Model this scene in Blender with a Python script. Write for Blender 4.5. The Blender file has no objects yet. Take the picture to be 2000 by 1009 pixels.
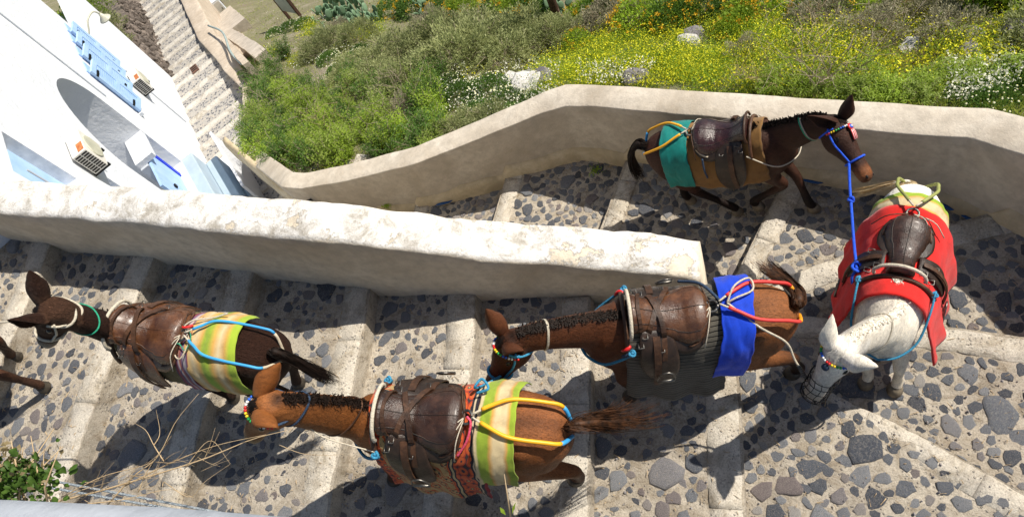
import bpy, bmesh, math, random
import numpy as np
from mathutils import Vector, Matrix, noise as mn
random.seed(7); RNG = np.random.default_rng(7)
S = bpy.context.scene; COL = S.collection
R = math.radians

# ------------------------------------------------------------------ camera
FPX, NAD, CX, CY, CZ = 1333.0, (1500.0, 1200.0), 1000.0, 504.5, 5.6
_d = np.array([NAD[0]-CX, NAD[1]-CY, FPX]); _d /= np.linalg.norm(_d)
_ex = np.array([1.0, 0, 0]); AX = _ex-(_ex@_d)*_d; AX /= np.linalg.norm(AX)
AU = -_d; AY = np.cross(AU, AX)
def ray(px, py):
    r = np.array([px-CX, py-CY, FPX]); return np.array([r@AX, r@AY, r@AU])
def W(px, py, z):                       # a pixel's direction met with the height z
    r = ray(px, py); return Vector((r[0]/r[2]*(z-CZ), r[1]/r[2]*(z-CZ), z))
def Wdist(px, py, anchor, dist, upper=False):   # point on a pixel's ray at a given distance from an anchor
    r = ray(px, py); r = Vector(r/np.linalg.norm(r)); o = Vector((0, 0, CZ)); a = Vector(anchor)-o
    b = r.dot(a); c = a.length_squared-dist*dist; q = b*b-c
    if q < 0: return o+r*b
    return o+r*(b-math.sqrt(q) if upper else b+math.sqrt(q))
cd = bpy.data.cameras.new('camera'); cam = bpy.data.objects.new('camera', cd); COL.objects.link(cam)
cd.sensor_width = 36; cd.lens = FPX/2000*36; cd.clip_start = .02; cd.clip_end = 6000
rt = Vector((AX[0], AY[0], AU[0])); dn = Vector((AX[1], AY[1], AU[1])); fw = Vector((AX[2], AY[2], AU[2]))
m = Matrix.Identity(4)
for i in range(3): m[i][0] = rt[i]; m[i][1] = -dn[i]; m[i][2] = -fw[i]
m[2][3] = CZ
cam.matrix_world = m; S.camera = cam

# ------------------------------------------------------------------ sky, sun, exposure
SUN_AZ, SUN_EL = 27.0, 50.0             # the direction the light comes from, in the ground plane and above it
w = bpy.data.worlds.new('World'); S.world = w; w.use_nodes = True
sky = w.node_tree.nodes.new('ShaderNodeTexSky'); sky.sky_type = 'NISHITA'; sky.sun_disc = False
sky.sun_elevation = R(SUN_EL); sky.sun_rotation = R(90-SUN_AZ)
bg = w.node_tree.nodes['Background']; bg.inputs['Strength'].default_value = .068
w.node_tree.links.new(sky.outputs[0], bg.inputs['Color'])
sl = bpy.data.lights.new('sun', 'SUN'); sl.energy = 4.9; sl.angle = R(.5); sl.color = (1, .93, .82)
so = bpy.data.objects.new('sun', sl); COL.objects.link(so)
sd = Vector((math.cos(R(SUN_AZ))*math.cos(R(SUN_EL)), math.sin(R(SUN_AZ))*math.cos(R(SUN_EL)), math.sin(R(SUN_EL))))
so.rotation_euler = sd.to_track_quat('Z', 'Y').to_euler(); so.location = sd*30
S.view_settings.view_transform = 'Standard'; S.view_settings.look = 'None'
S.view_settings.exposure = 0.33; S.view_settings.gamma = 1
S.render.engine = 'CYCLES'

# ------------------------------------------------------------------ materials
MATS = {}
class NT:
    def __init__(s, name):
        s.m = bpy.data.materials.new(name); s.m.use_nodes = True; s.t = s.m.node_tree; s.b = s.t.nodes['Principled BSDF']; MATS[name] = s.m
    def n(s, typ, **kw):
        o = s.t.nodes.new('ShaderNode'+typ)
        for k, v in kw.items():
            if hasattr(o, k) and k not in o.inputs: setattr(o, k, v)
            else: o.inputs[k.replace('_', ' ')].default_value = v
        return o
    def l(s, a, b): s.t.links.new(a, b)
    def co(s, kind='Object'):
        return s.n('TexCoord').outputs[kind]
    def noise(s, vec, scale, detail=6, rough=.6, dist=0.0):
        o = s.n('TexNoise', Scale=scale, Detail=detail, Roughness=rough, Distortion=dist); s.l(vec, o.inputs['Vector']); return o.outputs['Fac']
    def ramp(s, fac, stops, interp='LINEAR'):
        o = s.n('ValToRGB'); o.color_ramp.interpolation = interp; e = o.color_ramp.elements
        while len(e) < len(stops): e.new(.5)
        for x, (p, c) in zip(e, stops): x.position = p; x.color = (*c, 1) if len(c) == 3 else c
        s.l(fac, o.inputs['Fac']); return o.outputs['Color']
    def mix(s, fac, a, b, mode='MIX'):
        o = s.n('Mix'); o.data_type = 'RGBA'; o.blend_type = mode
        for k, v in ((0, fac), (6, a), (7, b)):
            if isinstance(v, (int, float)): o.inputs[k].default_value = v
            elif isinstance(v, tuple): o.inputs[k].default_value = (*v, 1)
            else: s.l(v, o.inputs[k])
        return o.outputs[2]
    def math(s, op, a, b=0.0):
        o = s.n('Math'); o.operation = op
        for k, v in ((0, a), (1, b)):
            if isinstance(v, (int, float)): o.inputs[k].default_value = v
            else: s.l(v, o.inputs[k])
        return o.outputs[0]
    def bump(s, h, strength, dist=.02):
        o = s.n('Bump', Strength=strength, Distance=dist); s.l(h, o.inputs['Height']); s.l(o.outputs[0], s.b.inputs['Normal']); return o
    def fin(s, col=None, rough=.8, spec=.5, **kw):
        if col is not None:
            if isinstance(col, tuple): s.b.inputs['Base Color'].default_value = (*col, 1)
            else: s.l(col, s.b.inputs['Base Color'])
        s.b.inputs['Roughness'].default_value = rough; s.b.inputs['Specular IOR Level'].default_value = spec
        for k, v in kw.items(): s.b.inputs[k.replace('_', ' ')].default_value = v
        return s.m

def simple(name, c1, c2, scale=6, rough=.8, bump=.3, bscale=60, dist=.01, spec=.4, rnd=0.0, **kw):
    t = NT(name); v = t.co(); f = t.noise(v, scale); c = t.ramp(f, [(.35, c1), (.68, c2)])
    if rnd:
        oi = t.n('ObjectInfo'); k = t.math('ADD', t.math('MULTIPLY', oi.outputs['Random'], 2*rnd), 1-rnd)
        hs = t.n('HueSaturation'); t.l(c, hs.inputs['Color']); t.l(k, hs.inputs['Value']); c = hs.outputs['Color']
    if bump: t.bump(t.noise(v, bscale, 5), bump, dist)
    return t.fin(c, rough, spec, **kw)

def plaster(name, c1, c2, c3, stain=1.2, white=None, wlo=.47, whi=.53, bump=.5):
    t = NT(name); v = t.co(); a = t.noise(v, stain, 8, .65, .4); b = t.noise(v, 9, 8, .7)
    c = t.ramp(a, [(.3, c1), (.5, c2), (.7, c3)]); c = t.mix(t.ramp(b, [(.42, (0, 0, 0)), (.75, (1, 1, 1))]), c, tuple(x*.72 for x in c2))
    h = t.math('ADD', t.noise(v, 45, 6, .7), t.math('MULTIPLY', t.noise(v, 9, 4), 1.5))
    if white is not None:
        g = t.n('NewGeometry'); sx = t.n('SeparateXYZ'); t.l(g.outputs['Normal'], sx.inputs[0])
        up = t.ramp(sx.outputs['Z'], [(.45, (0, 0, 0)), (.8, (1, 1, 1))])
        fl = t.math('ADD', t.math('MULTIPLY', t.noise(v, 2.2, 10, .66, .3), .8), t.math('MULTIPLY', t.noise(v, 13, 8, .8), .2))
        sp = t.n('SeparateXYZ'); t.l(v, sp.inputs[0])
        fl = t.math('ADD', fl, t.math('MULTIPLY', sp.outputs['X'], -.014))
        k = t.math('MULTIPLY', t.ramp(fl, [(wlo, (0, 0, 0)), (whi, (1, 1, 1))]), up)
        pit = t.mix(1.0, t.ramp(t.noise(v, 75, 8, .8), [(.34, (.5, .46, .40)), (.47, (1, 1, 1))]), t.ramp(t.noise(v, 4.5, 10, .75, .5), [(.38, (.55, .52, .47)), (.53, (1, 1, 1))]), 'MULTIPLY')
        c = t.mix(k, c, t.mix(1.0, white, pit, 'MULTIPLY')); h = t.math('ADD', h, t.math('MULTIPLY', k, .9))
    t.bump(h, bump, .012); return t.fin(c, .9, .25)

plaster('parapet_plaster', (.38, .32, .245), (.57, .505, .415), (.68, .625, .535), 1.3, bump=.5)
plaster('cream_plaster', (.58, .50, .38), (.72, .64, .51), (.78, .71, .59), 1.6, white=(.74, .73, .705), wlo=.468, whi=.482, bump=.7)
plaster('skirting_plaster', (.42, .34, .22), (.58, .48, .32), (.66, .57, .42), 2.5, bump=.5)
plaster('far_wall_plaster', (.44, .36, .275), (.55, .465, .37), (.63, .55, .455), 1.6)
def grit(name, c1, c2, c3, stain, dark, sc=1.7, peb=.65):
    t = NT(name); v = t.co(); a = t.noise(v, sc, 8, .65, .5); b_ = t.noise(v, 13, 8, .75, .4); g_ = t.noise(v, 70, 6, .8)
    c = t.ramp(a, [(.30, c1), (.5, c2), (.7, c3)]); c = t.mix(t.ramp(b_, [(.46, (0, 0, 0)), (.70, (.75, .75, .75))]), c, stain); c = t.mix(1.0, c, t.ramp(g_, [(.32, (.50, .49, .47)), (.50, (1, 1, 1)), (.72, (1.18, 1.18, 1.16))]), 'MULTIPLY'); c = t.mix(1.0, c, t.ramp(t.noise(v, 3.4, 9, .75, .8), [(.36, (.62, .58, .52)), (.52, (1, 1, 1))]), 'MULTIPLY')
    vo = t.n('TexVoronoi', Scale=34.0); t.l(v, vo.inputs['Vector']); pk = t.math('MULTIPLY', t.ramp(vo.outputs['Distance'], [(.18, (1, 1, 1)), (.30, (0, 0, 0))]), t.ramp(t.noise(v, 6, 3), [(.50, (0, 0, 0)), (.56, (1, 1, 1))])); c = t.mix(t.math('MULTIPLY', pk, peb), c, dark)
    t.bump(t.math('ADD', t.math('ADD', g_, t.math('MULTIPLY', b_, 1.4)), pk), 1.0, .014); return t.fin(c, .92, .25)
grit('far_kerb', (.54, .51, .46), (.64, .605, .545), (.72, .68, .61), (.56, .53, .47), (.22, .21, .20))
grit('mortar', (.38, .335, .275), (.52, .465, .385), (.62, .555, .455), (.38, .315, .235), (.20, .19, .185))
grit('kerb_rock', (.55, .51, .45), (.70, .645, .55), (.80, .73, .61), (.56, .505, .43), (.26, .25, .24), 2.6, .35)
plaster('near_wall_paint', (.30, .33, .38), (.36, .39, .44), (.42, .45, .50), 4, bump=.3)
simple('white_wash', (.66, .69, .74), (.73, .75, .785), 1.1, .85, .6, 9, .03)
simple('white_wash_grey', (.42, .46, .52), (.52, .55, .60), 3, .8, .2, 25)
simple('pale_blue_paint', (.34, .52, .80), (.44, .62, .88), 5, .5, .1, 40)
simple('deep_blue_paint', (.01, .04, .62), (.02, .06, .7), 5, .5, .1, 40)
simple('step_blue_grey', (.36, .45, .53), (.44, .53, .60), 4, .6, .15, 30)
simple('marble_sill', (.52, .54, .58), (.75, .76, .78), 7, .4, .05, 30)
simple('dark_metal', (.02, .02, .02), (.04, .04, .04), 8, .45, .1, 60, Metallic=.8)
simple('worn_iron', (.12, .11, .10), (.25, .24, .22), 30, .4, .2, 90, Metallic=.9)
simple('rust', (.35, .10, .03), (.55, .22, .08), 20, .9, .4, 60)
simple('appliance_enamel', (.62, .60, .55), (.74, .72, .67), 6, .5, .1, 60)
simple('dark_slot', (.015, .014, .013), (.03, .028, .025), 8, .8, 0)
simple('lamp_enamel', (.45, .45, .36), (.58, .57, .46), 6, .4, .1, 40)
simple('turquoise_paint', (.02, .42, .36), (.03, .52, .44), 5, .5, .1, 40)
simple('wood_brown', (.05, .025, .015), (.09, .045, .028), 12, .7, .5, 80)
simple('sign_grey', (.28, .34, .33), (.36, .42, .40), 5, .6, .1, 40)
simple('blue_mark', (.02, .07, .20), (.03, .10, .28), 14, .9, .3, 60)
simple('rusty_grate', (.16, .09, .07), (.24, .14, .10), 20, .9, .4, 90)
simple('steel_cable', (.38, .43, .47), (.52, .57, .60), 60, .4, .6, 200, Metallic=.6)
simple('dry_twig', (.42, .30, .17), (.58, .44, .27), 30, .85, .3, 120)
simple('grey_twig', (.28, .22, .16), (.42, .35, .27), 30, .9, .3, 120)
simple('rubble_dark', (.07, .06, .055), (.26, .21, .17), 5, .9, .8, 30, .03, rnd=.35)
simple('rubble_pale', (.38, .335, .28), (.52, .465, .395), 5, .9, .8, 30, .03, rnd=.15)
simple('field_rock', (.16, .15, .16), (.34, .32, .32), 9, .9, .8, 50, .02, rnd=.3)
simple('field_rock_pale', (.55, .53, .50), (.78, .77, .74), 9, .9, .8, 50, .02, rnd=.1)
simple('sea_water', (.01, .05, .09), (.015, .07, .12), 2, .12, .2, 8)
# cobbles
t = NT('cobble_basalt'); v = t.co(); oi = t.n('ObjectInfo'); off = t.n('VectorMath'); off.operation = 'ADD'
t.l(v, off.inputs[0]); t.l(oi.outputs['Location'], off.inputs[1]); vv = off.outputs[0]
base = t.ramp(oi.outputs['Random'], [(0, (.04, .048, .068)), (.24, (.075, .088, .115)), (.48, (.125, .14, .168)), (.74, (.22, .232, .255)), (.90, (.17, .14, .14)), (1, (.34, .33, .315))])
sp = t.ramp(t.noise(vv, 55, 8, .75), [(.38, (.30, .30, .32)), (.50, (.9, .9, .9)), (.62, (2.6, 2.55, 2.45))])
c = t.mix(1.0, base, sp, 'MULTIPLY')
dust = t.ramp(t.noise(vv, 9, 8, .75, .6), [(.48, (0, 0, 0)), (.68, (.65, .65, .65))]); c = t.mix(dust, c, (.40, .365, .315))
t.bump(t.math('ADD', t.noise(vv, 35, 8, .75), t.noise(vv, 120, 4)), .8, .012); t.fin(c, .62, .5)
# tread mortar of the far stairs, whose stones are too small to pick apart
t = NT('far_cobbles'); v = t.co(); vo = t.n('TexVoronoi', Scale=15.0, Randomness=1.0); t.l(v, vo.inputs['Vector'])
k = t.ramp(t.math('ADD', vo.outputs['Distance'], t.math('MULTIPLY', t.noise(v, 20), .25)), [(.50, (1, 1, 1)), (.66, (0, 0, 0))])
hsv = t.n('SeparateColor'); t.l(vo.outputs['Color'], hsv.inputs[0])
sc = t.ramp(hsv.outputs[0], [(0, (.07, .075, .09)), (.55, (.20, .20, .21)), (.8, (.42, .38, .33)), (1, (.50, .45, .38))])
t.bump(k, .5, .02); t.fin(t.mix(k, (.38, .36, .33), sc), .85, .3)
# hillside soil
t = NT('hill_soil'); v = t.co(); a = t.noise(v, .8, 8, .65, .5); b = t.noise(v, 14, 8, .7)
c = t.ramp(a, [(.32, (.24, .20, .14)), (.5, (.22, .22, .11)), (.68, (.36, .31, .24))]); c = t.mix(t.ramp(b, [(.45, (0, 0, 0)), (.7, (.7, .7, .7))]), c, (.36, .31, .25))
t.bump(t.math('ADD', b, t.noise(v, 50, 5)), .9, .05); t.fin(c, .95, .2)

def leaf(name, c1, c2, rough=.55, trans=.42, scale=3.0):
    t = NT(name); v = t.co(); oi = t.n('ObjectInfo'); f = t.noise(v, scale, 4); g = t.noise(v, 60, 2)
    c = t.ramp(t.math('ADD', t.math('MULTIPLY', f, .5), t.math('MULTIPLY', g, .5)), [(.36, c1), (.64, c2)])
    hs = t.n('HueSaturation'); t.l(c, hs.inputs['Color']); t.l(t.math('ADD', t.math('MULTIPLY', oi.outputs['Random'], .4), .8), hs.inputs['Value'])
    t.fin(hs.outputs['Color'], rough, .3); tr = t.n('BsdfTranslucent'); t.l(hs.outputs['Color'], tr.inputs['Color'])
    mx = t.n('MixShader', Fac=trans); out = t.t.nodes['Material Output']; t.l(t.b.outputs[0], mx.inputs[1]); t.l(tr.outputs[0], mx.inputs[2]); t.l(mx.outputs[0], out.inputs['Surface'])
    return t.m
leaf('leaf_olive', (.16, .25, .035), (.36, .45, .09)); leaf('leaf_deep', (.06, .13, .02), (.14, .25, .045))
leaf('leaf_greygreen', (.22, .26, .10), (.44, .46, .21)); leaf('leaf_purplegrey', (.32, .30, .19), (.50, .47, .32))
leaf('leaf_bright', (.20, .33, .025), (.38, .50, .06)); leaf('grass_mixed', (.24, .34, .035), (.50, .52, .12), scale=1.2)
leaf('leaf_dry', (.35, .27, .14), (.50, .40, .22)); leaf('cactus_pad', (.10, .19, .10), (.20, .30, .18), .5, .05)
leaf('petal_yellow', (.76, .72, .02), (.88, .86, .05), .6, .3); leaf('petal_white', (.74, .74, .60), (.86, .85, .74), .6, .3)
leaf('petal_orange', (.62, .34, .01), (.78, .50, .03), .6, .3); leaf('petal_red', (.50, .08, .03), (.65, .25, .06), .6, .3)

def coat(name, dark=1.0, spec=.22, rough=.5, shag=0.0):
    t = NT(name); at = t.n('VertexColor'); at.layer_name = 'Col'; v = t.co()
    mp = t.n('Mapping'); t.l(v, mp.inputs['Vector']); mp.inputs['Scale'].default_value = (.35, 1, .6)
    f = t.noise(mp.outputs[0], 5, 6, .6); g = t.noise(mp.outputs[0], 70, 5, .75, .8); g2 = t.noise(mp.outputs[0], 240, 3, .8)
    f2 = t.noise(v, 2.3, 5, .6, .4); k = t.math('ADD', t.math('ADD', t.math('MULTIPLY', f, .5), t.math('MULTIPLY', f2, .35)), t.math('MULTIPLY', g, .55 if not shag else 1.0))
    c = t.mix(1.0, at.outputs['Color'], t.ramp(k, [(.48, (.45, .42, .40)), (.70, (1, 1, 1)), (.92, (1.75, 1.7, 1.6))]), 'MULTIPLY')
    t.bump(t.math('ADD', t.math('MULTIPLY', g, 1.0+shag), t.math('MULTIPLY', g2, .5)), .55+.4*shag, .012+.02*shag); t.fin(c, rough, spec, Sheen_Weight=0.0); return t.m
coat('hide'); coat('hide_shaggy', shag=1.0, rough=.65, spec=.2); coat('hide_pale', spec=.25, rough=.6)
simple('hair_black', (.006, .004, .003), (.022, .012, .008), 30, .65, .2, 90, spec=.2)
simple('hair_brown', (.014, .007, .004), (.085, .034, .013), 25, .6, .2, 90, spec=.25)
simple('hair_blond', (.42, .30, .15), (.62, .48, .28), 25, .55, .2, 90)
simple('hair_white', (.62, .57, .48), (.76, .72, .64), 25, .55, .2, 90)
simple('hoof_horn', (.03, .025, .02), (.09, .075, .055), 18, .5, .4, 50); simple('hoof_pale', (.10, .08, .06), (.24, .20, .14), 14, .6, .4, 50)
simple('eye_gloss', (.006, .004, .003), (.012, .008, .006), 8, .06, 0)
simple('nostril_dark', (.006, .005, .005), (.012, .01, .01), 8, .7, 0)
def leather(name, c1, c2, rough=.33, spec=.55, coatw=.12):
    t = NT(name); v = t.co(); f = t.noise(v, 5, 8, .65, .6); g = t.noise(v, 26, 6, .7)
    c = t.ramp(t.math('ADD', t.math('MULTIPLY', f, .65), t.math('MULTIPLY', g, .35)), [(.36, c1), (.50, tuple((a+b)/2.4 for a, b in zip(c1, c2))), (.62, c2), (.74, tuple(min(1, k*1.9) for k in c2))])
    rr = t.ramp(t.noise(v, 9, 8, .75), [(.35, (rough-.10,)*3), (.65, (rough+.18,)*3)]); t.l(rr, t.b.inputs['Roughness'])
    t.bump(t.math('ADD', t.noise(v, 160, 3), t.math('MULTIPLY', t.noise(v, 14, 8, .75), 2.0)), .4, .008); t.l(c, t.b.inputs['Base Color'])
    t.b.inputs['Specular IOR Level'].default_value = spec; t.b.inputs['Coat Weight'].default_value = coatw; t.b.inputs['Coat Roughness'].default_value = .25
    return t.m
leather('leather_dark', (.016, .007, .0045), (.075, .032, .017), .30, .6, .2); leather('leather_tan', (.045, .016, .007), (.17, .068, .026), .28, .6, .25)
leather('leather_oxblood', (.016, .005, .005), (.06, .018, .016), .22, .6, .4); leather('leather_black', (.010, .007, .0055), (.05, .028, .018), .38, .5, .05)
leather('strap_leather', (.025, .012, .007), (.13, .06, .03), .45, .4, 0)
def cloth(name, col, rough=.85, weave=220, kind=None, c2=None, n=30):
    t = NT(name); uv = t.co('UV'); sx = t.n('SeparateXYZ'); t.l(uv, sx.inputs[0]); U, V = sx.outputs['X'], sx.outputs['Y']; v = t.co()
    var = t.ramp(t.noise(v, 6, 8, .7), [(.28, (.62, .60, .57)), (.5, (1, 1, 1)), (.75, (1.15, 1.15, 1.12))])
    h = t.noise(v, weave, 4, .8)
    if kind == 'band': c = t.ramp(t.math('ADD', U, t.math('MULTIPLY', t.noise(v, 3), .03)), col)
    elif kind == 'lines':
        fr = t.math('FRACT', t.math('ADD', t.math('MULTIPLY', V, n), t.math('MULTIPLY', t.noise(v, 2.5), .8)))
        ln = t.ramp(fr, [(.0, (0, 0, 0)), (.72, (.15, .15, .15)), (.80, (1, 1, 1)), (.95, (1, 1, 1)), (1, (0, 0, 0))]); c = t.mix(ln, col, c2)
        h = t.math('ADD', h, t.math('MULTIPLY', ln, -2.0))
    elif kind == 'weave':
        wv = t.n('TexWave', Scale=n, Distortion=.6); wv.bands_direction = 'X'; t.l(uv, wv.inputs['Vector']); c = t.mix(wv.outputs['Fac'], col, c2); h = t.math('ADD', h, wv.outputs['Fac'])
    elif kind == 'carpet':
        vo = t.n('TexVoronoi', Scale=13.0, Randomness=.35); t.l(uv, vo.inputs['Vector'])
        mg = t.n('TexMagic', Scale=7.0, Distortion=2.2, turbulence_depth=3); t.l(uv, mg.inputs['Vector'])
        fld = t.ramp(t.math('ADD', t.math('MULTIPLY', mg.outputs['Fac'], .8), t.math('MULTIPLY', t.noise(v, 18), .4)), [(.30, (.05, .03, .03)), (.40, (.48, .33, .14)), (.64, (.52, .38, .18)), (.70, (.50, .09, .02)), (.86, (.40, .05, .02))], 'CONSTANT')
        bor = t.ramp(vo.outputs['Distance'], [(0, (.55, .42, .16)), (.16, (.04, .03, .04)), (.26, (.60, .11, .025)), (.5, (.42, .05, .02)), (.62, (.05, .03, .03))], 'CONSTANT')
        ed = t.ramp(U, [(0, (1, 1, 1)), (.30, (1, 1, 1)), (.32, (0, 0, 0)), (.90, (0, 0, 0)), (.91, (1, 1, 1))], 'CONSTANT'); c = t.mix(ed, fld, bor)
        lines = t.ramp(U, [(0, (.28, .02, .03)), (.022, (.02, .02, .03)), (.05, (.55, .45, .30)), (.066, (.02, .02, .03)), (.085, (0, 0, 0, 0)), (.25, (.02, .02, .03)), (.265, (.5, .4, .22)), (.285, (.02, .02, .03)), (.32, (0, 0, 0, 0))], 'CONSTANT')
        lm = t.ramp(U, [(0, (1, 1, 1)), (.085, (0, 0, 0)), (.25, (1, 1, 1)), (.30, (0, 0, 0))], 'CONSTANT'); c = t.mix(lm, c, lines)
    else: c = col
    if isinstance(c, tuple): c = t.mix(1.0, c, var, 'MULTIPLY')
    else: c = t.mix(1.0, c, var, 'MULTIPLY')
    t.bump(h, .5, .006); return t.fin(c, rough, .2, Sheen_Weight=.15)
LIME, CREAM, AMBER = (.29, .40, .035), (.62, .50, .29), (.60, .34, .085)
cloth('striped_cloth', [(.0, LIME), (.17, LIME), (.22, AMBER), (.30, CREAM), (.52, CREAM), (.60, AMBER), (.66, LIME), (.90, LIME), (.95, CREAM), (1, CREAM)], kind='band')
cloth('striped_cloth_amber', [(0, LIME), (.12, LIME), (.2, AMBER), (.32, CREAM), (.42, AMBER), (.52, LIME), (.62, LIME), (.7, AMBER), (.82, CREAM), (1, AMBER)], kind='band')
cloth('ribbed_wool', (.115, .105, .085), .95, 260, 'lines', (.012, .011, .010), 34)
cloth('blue_cloth', (.006, .055, .60), .6, 300); cloth('teal_cloth', (.004, .20, .175), .45, 300)
cloth('burlap', (.34, .185, .06), .95, 200, 'weave', (.17, .085, .025), 46); cloth('red_felt', (.66, .022, .018), .95, 120)
cloth('plaid_wool', [(0, (.22, .03, .03)), (.12, (.12, .08, .16)), (.25, (.50, .44, .42)), (.35, (.14, .07, .16)), (.5, (.36, .10, .06)), (.62, (.5, .42, .40)), (.75, (.12, .07, .16)), (.9, (.32, .05, .04)), (1, (.1, .05, .1))], kind='band')
cloth('olive_webbing', (.20, .15, .05), .95, 200, 'lines', (.09, .06, .02), 60)
cloth('persian_carpet', None, .95, 180, 'carpet')
simple('hose_yellow', (.80, .38, .015), (.88, .46, .02), 5, .4, .1, 60); simple('hose_blue', (.04, .30, .62), (.06, .38, .72), 5, .45, .1, 60)
simple('hose_red', (.55, .035, .03), (.68, .06, .05), 5, .45, .1, 60); simple('hose_orange', (.80, .30, .01), (.86, .36, .02), 5, .45, .1, 60)
simple('hose_olive', (.26, .28, .08), (.34, .36, .12), 5, .55, .1, 60); simple('rope_cream', (.50, .42, .30), (.66, .58, .44), 40, .9, .8, 160)
def rope(name, c1, c2): simple(name, c1, c2, 90, .8, .9, 120, .01)
rope('rope_blue', (.01, .07, .62), (.03, .14, .85)); rope('rope_skyblue', (.03, .20, .36), (.06, .34, .55)); rope('rope_pale', (.50, .44, .34), (.68, .62, .50))
rope('rope_navy', (.015, .03, .07), (.05, .09, .15)); rope('rope_green', (.01, .25, .14), (.03, .38, .22)); rope('rope_pink', (.60, .04, .10), (.75, .12, .2))
for nm, c in dict(bead_red=(.6, .02, .02), bead_yellow=(.75, .55, .02), bead_green=(.02, .35, .08), bead_blue=(.02, .12, .6), bead_white=(.75, .75, .75)).items(): simple(nm, c, c, 5, .3, 0)
MT = MATS

# ------------------------------------------------------------------ mesh helpers
class MB:
    def __init__(s): s.v = []; s.f = []; s.uv = None; s.mi = []
    def add(s, vs, fs):
        o = len(s.v); s.v += [tuple(p) for p in vs]; s.f += [tuple(i+o for i in f) for f in fs]; return s
    def box(s, c, sz, M=None):
        x, y, z = (k/2 for k in sz); P = [Vector((a*x, b*y, d*z)) for a in (-1, 1) for b in (-1, 1) for d in (-1, 1)]
        if M is not None: P = [M@p for p in P]
        P = [p+Vector(c) for p in P]
        return s.add(P, [(0, 1, 3, 2), (4, 6, 7, 5), (0, 4, 5, 1), (2, 3, 7, 6), (0, 2, 6, 4), (1, 5, 7, 3)])
    def loft(s, rings, cap=True, closed=False):
        n = len(rings[0]); o = len(s.v)
        for r in rings: s.v += [tuple(p) for p in r]
        k = len(rings)
        for i in range(k-1 if not closed else k):
            a, b = o+i*n, o+((i+1) % k)*n
            for j in range(n): s.f.append((a+j, a+(j+1) % n, b+(j+1) % n, b+j))
        if cap and not closed: s.f.append(tuple(o+j for j in range(n))[::-1]); s.f.append(tuple(o+(k-1)*n+j for j in range(n)))
        return s
    def tube(s, pts, r, seg=8, closed=False, flat=1.0, up=None):
        pts = [Vector(p) for p in pts]; k = len(pts); rs = r if isinstance(r, (list, tuple)) else [r]*k; rings = []; nrm = None
        for i, p in enumerate(pts):
            a = pts[(i-1) % k] if (closed or i > 0) else p; b = pts[(i+1) % k] if (closed or i < k-1) else p
            t = (b-a).normalized() if (b-a).length > 1e-9 else Vector((0, 0, 1))
            if up is not None: nrm = Vector(up)
            elif nrm is None: nrm = Vector((0, 0, 1)) if abs(t.z) < .9 else Vector((1, 0, 0))
            nrm = (nrm-t*nrm.dot(t)).normalized(); bi = t.cross(nrm)
            rings.append([p+(nrm*math.cos(q)*flat+bi*math.sin(q))*rs[i] for q in (2*math.pi*j/seg for j in range(seg))])
        return s.loft(rings, True, closed)
    def build(s, name, mat, parent=None, smooth=True):
        me = bpy.data.meshes.new(name); me.from_pydata(s.v, [], s.f); me.update()
        if smooth: me.polygons.foreach_set('use_smooth', [True]*len(me.polygons))
        if s.uv is not None:
            ul = me.uv_layers.new(name='UVMap'); li = np.empty(len(me.loops), np.int32); me.loops.foreach_get('vertex_index', li)
            ul.data.foreach_set('uv', np.array(s.uv, np.float32)[li].ravel())
        me.materials.append(MT[mat]); return link(name, me, parent)
def link(name, me, parent=None):
    o = bpy.data.objects.new(name, me); COL.objects.link(o)
    if parent is not None: o.parent = parent
    return o
def np_mesh(name, V, F, mat, parent=None, smooth=False):      # V (n,3), F (m,k) arrays
    me = bpy.data.meshes.new(name); V = np.asarray(V, np.float32); F = np.asarray(F, np.int32); k = F.shape[1]
    me.vertices.add(len(V)); me.vertices.foreach_set('co', V.ravel()); me.loops.add(F.size); me.loops.foreach_set('vertex_index', F.ravel())
    me.polygons.add(len(F)); me.polygons.foreach_set('loop_start', np.arange(0, F.size, k, dtype=np.int32)); me.polygons.foreach_set('loop_total', np.full(len(F), k, np.int32))
    me.update(calc_edges=True)
    if smooth: me.polygons.foreach_set('use_smooth', [True]*len(F))
    me.materials.append(MT[mat]); return link(name, me, parent)
def empty(name, loc=(0, 0, 0), rz=0, sc=1):
    o = bpy.data.objects.new(name, None); COL.objects.link(o); o.location = loc; o.rotation_euler = (0, 0, rz); o.scale = (sc,)*3; o.empty_display_size = .2; return o
def tag(o, label=None, cat=None, group=None, kind=None):
    for k, v in (('label', label), ('category', cat), ('group', group), ('kind', kind)):
        if v: o[k] = v
    return o
def bevel(o, w=.006, seg=2):
    b = o.modifiers.new('bevel', 'BEVEL'); b.width = w; b.segments = seg; b.limit_method = 'ANGLE'; return o
def resample(poly, n):
    P = [Vector(p) for p in poly]; d = [0]
    for a, b in zip(P, P[1:]): d.append(d[-1]+(b-a).length)
    out = []
    for i in range(n):
        q = d[-1]*i/(n-1); k = 0
        while k < len(P)-2 and d[k+1] < q: k += 1
        out.append(P[k].lerp(P[k+1], (q-d[k])/max(d[k+1]-d[k], 1e-9)))
    return out
def spline(pts, n):                     # Catmull-Rom through points
    P = [Vector(p) for p in pts]; P = [P[0]*2-P[1]]+P+[P[-1]*2-P[-2]]; out = []; k = len(P)-3
    for i in range(n):
        x = i/(n-1)*k; j = min(int(x), k-1); u = x-j; a, b, c, d = P[j:j+4]
        out.append(.5*((2*b)+(c-a)*u+(2*a-5*b+4*c-d)*u*u+(3*b-a-3*c+d)*u**3))
    return out
def nz(x, y, z=0.0, f=1.0): return mn.noise(Vector((x*f, y*f, z*f)))

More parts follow.
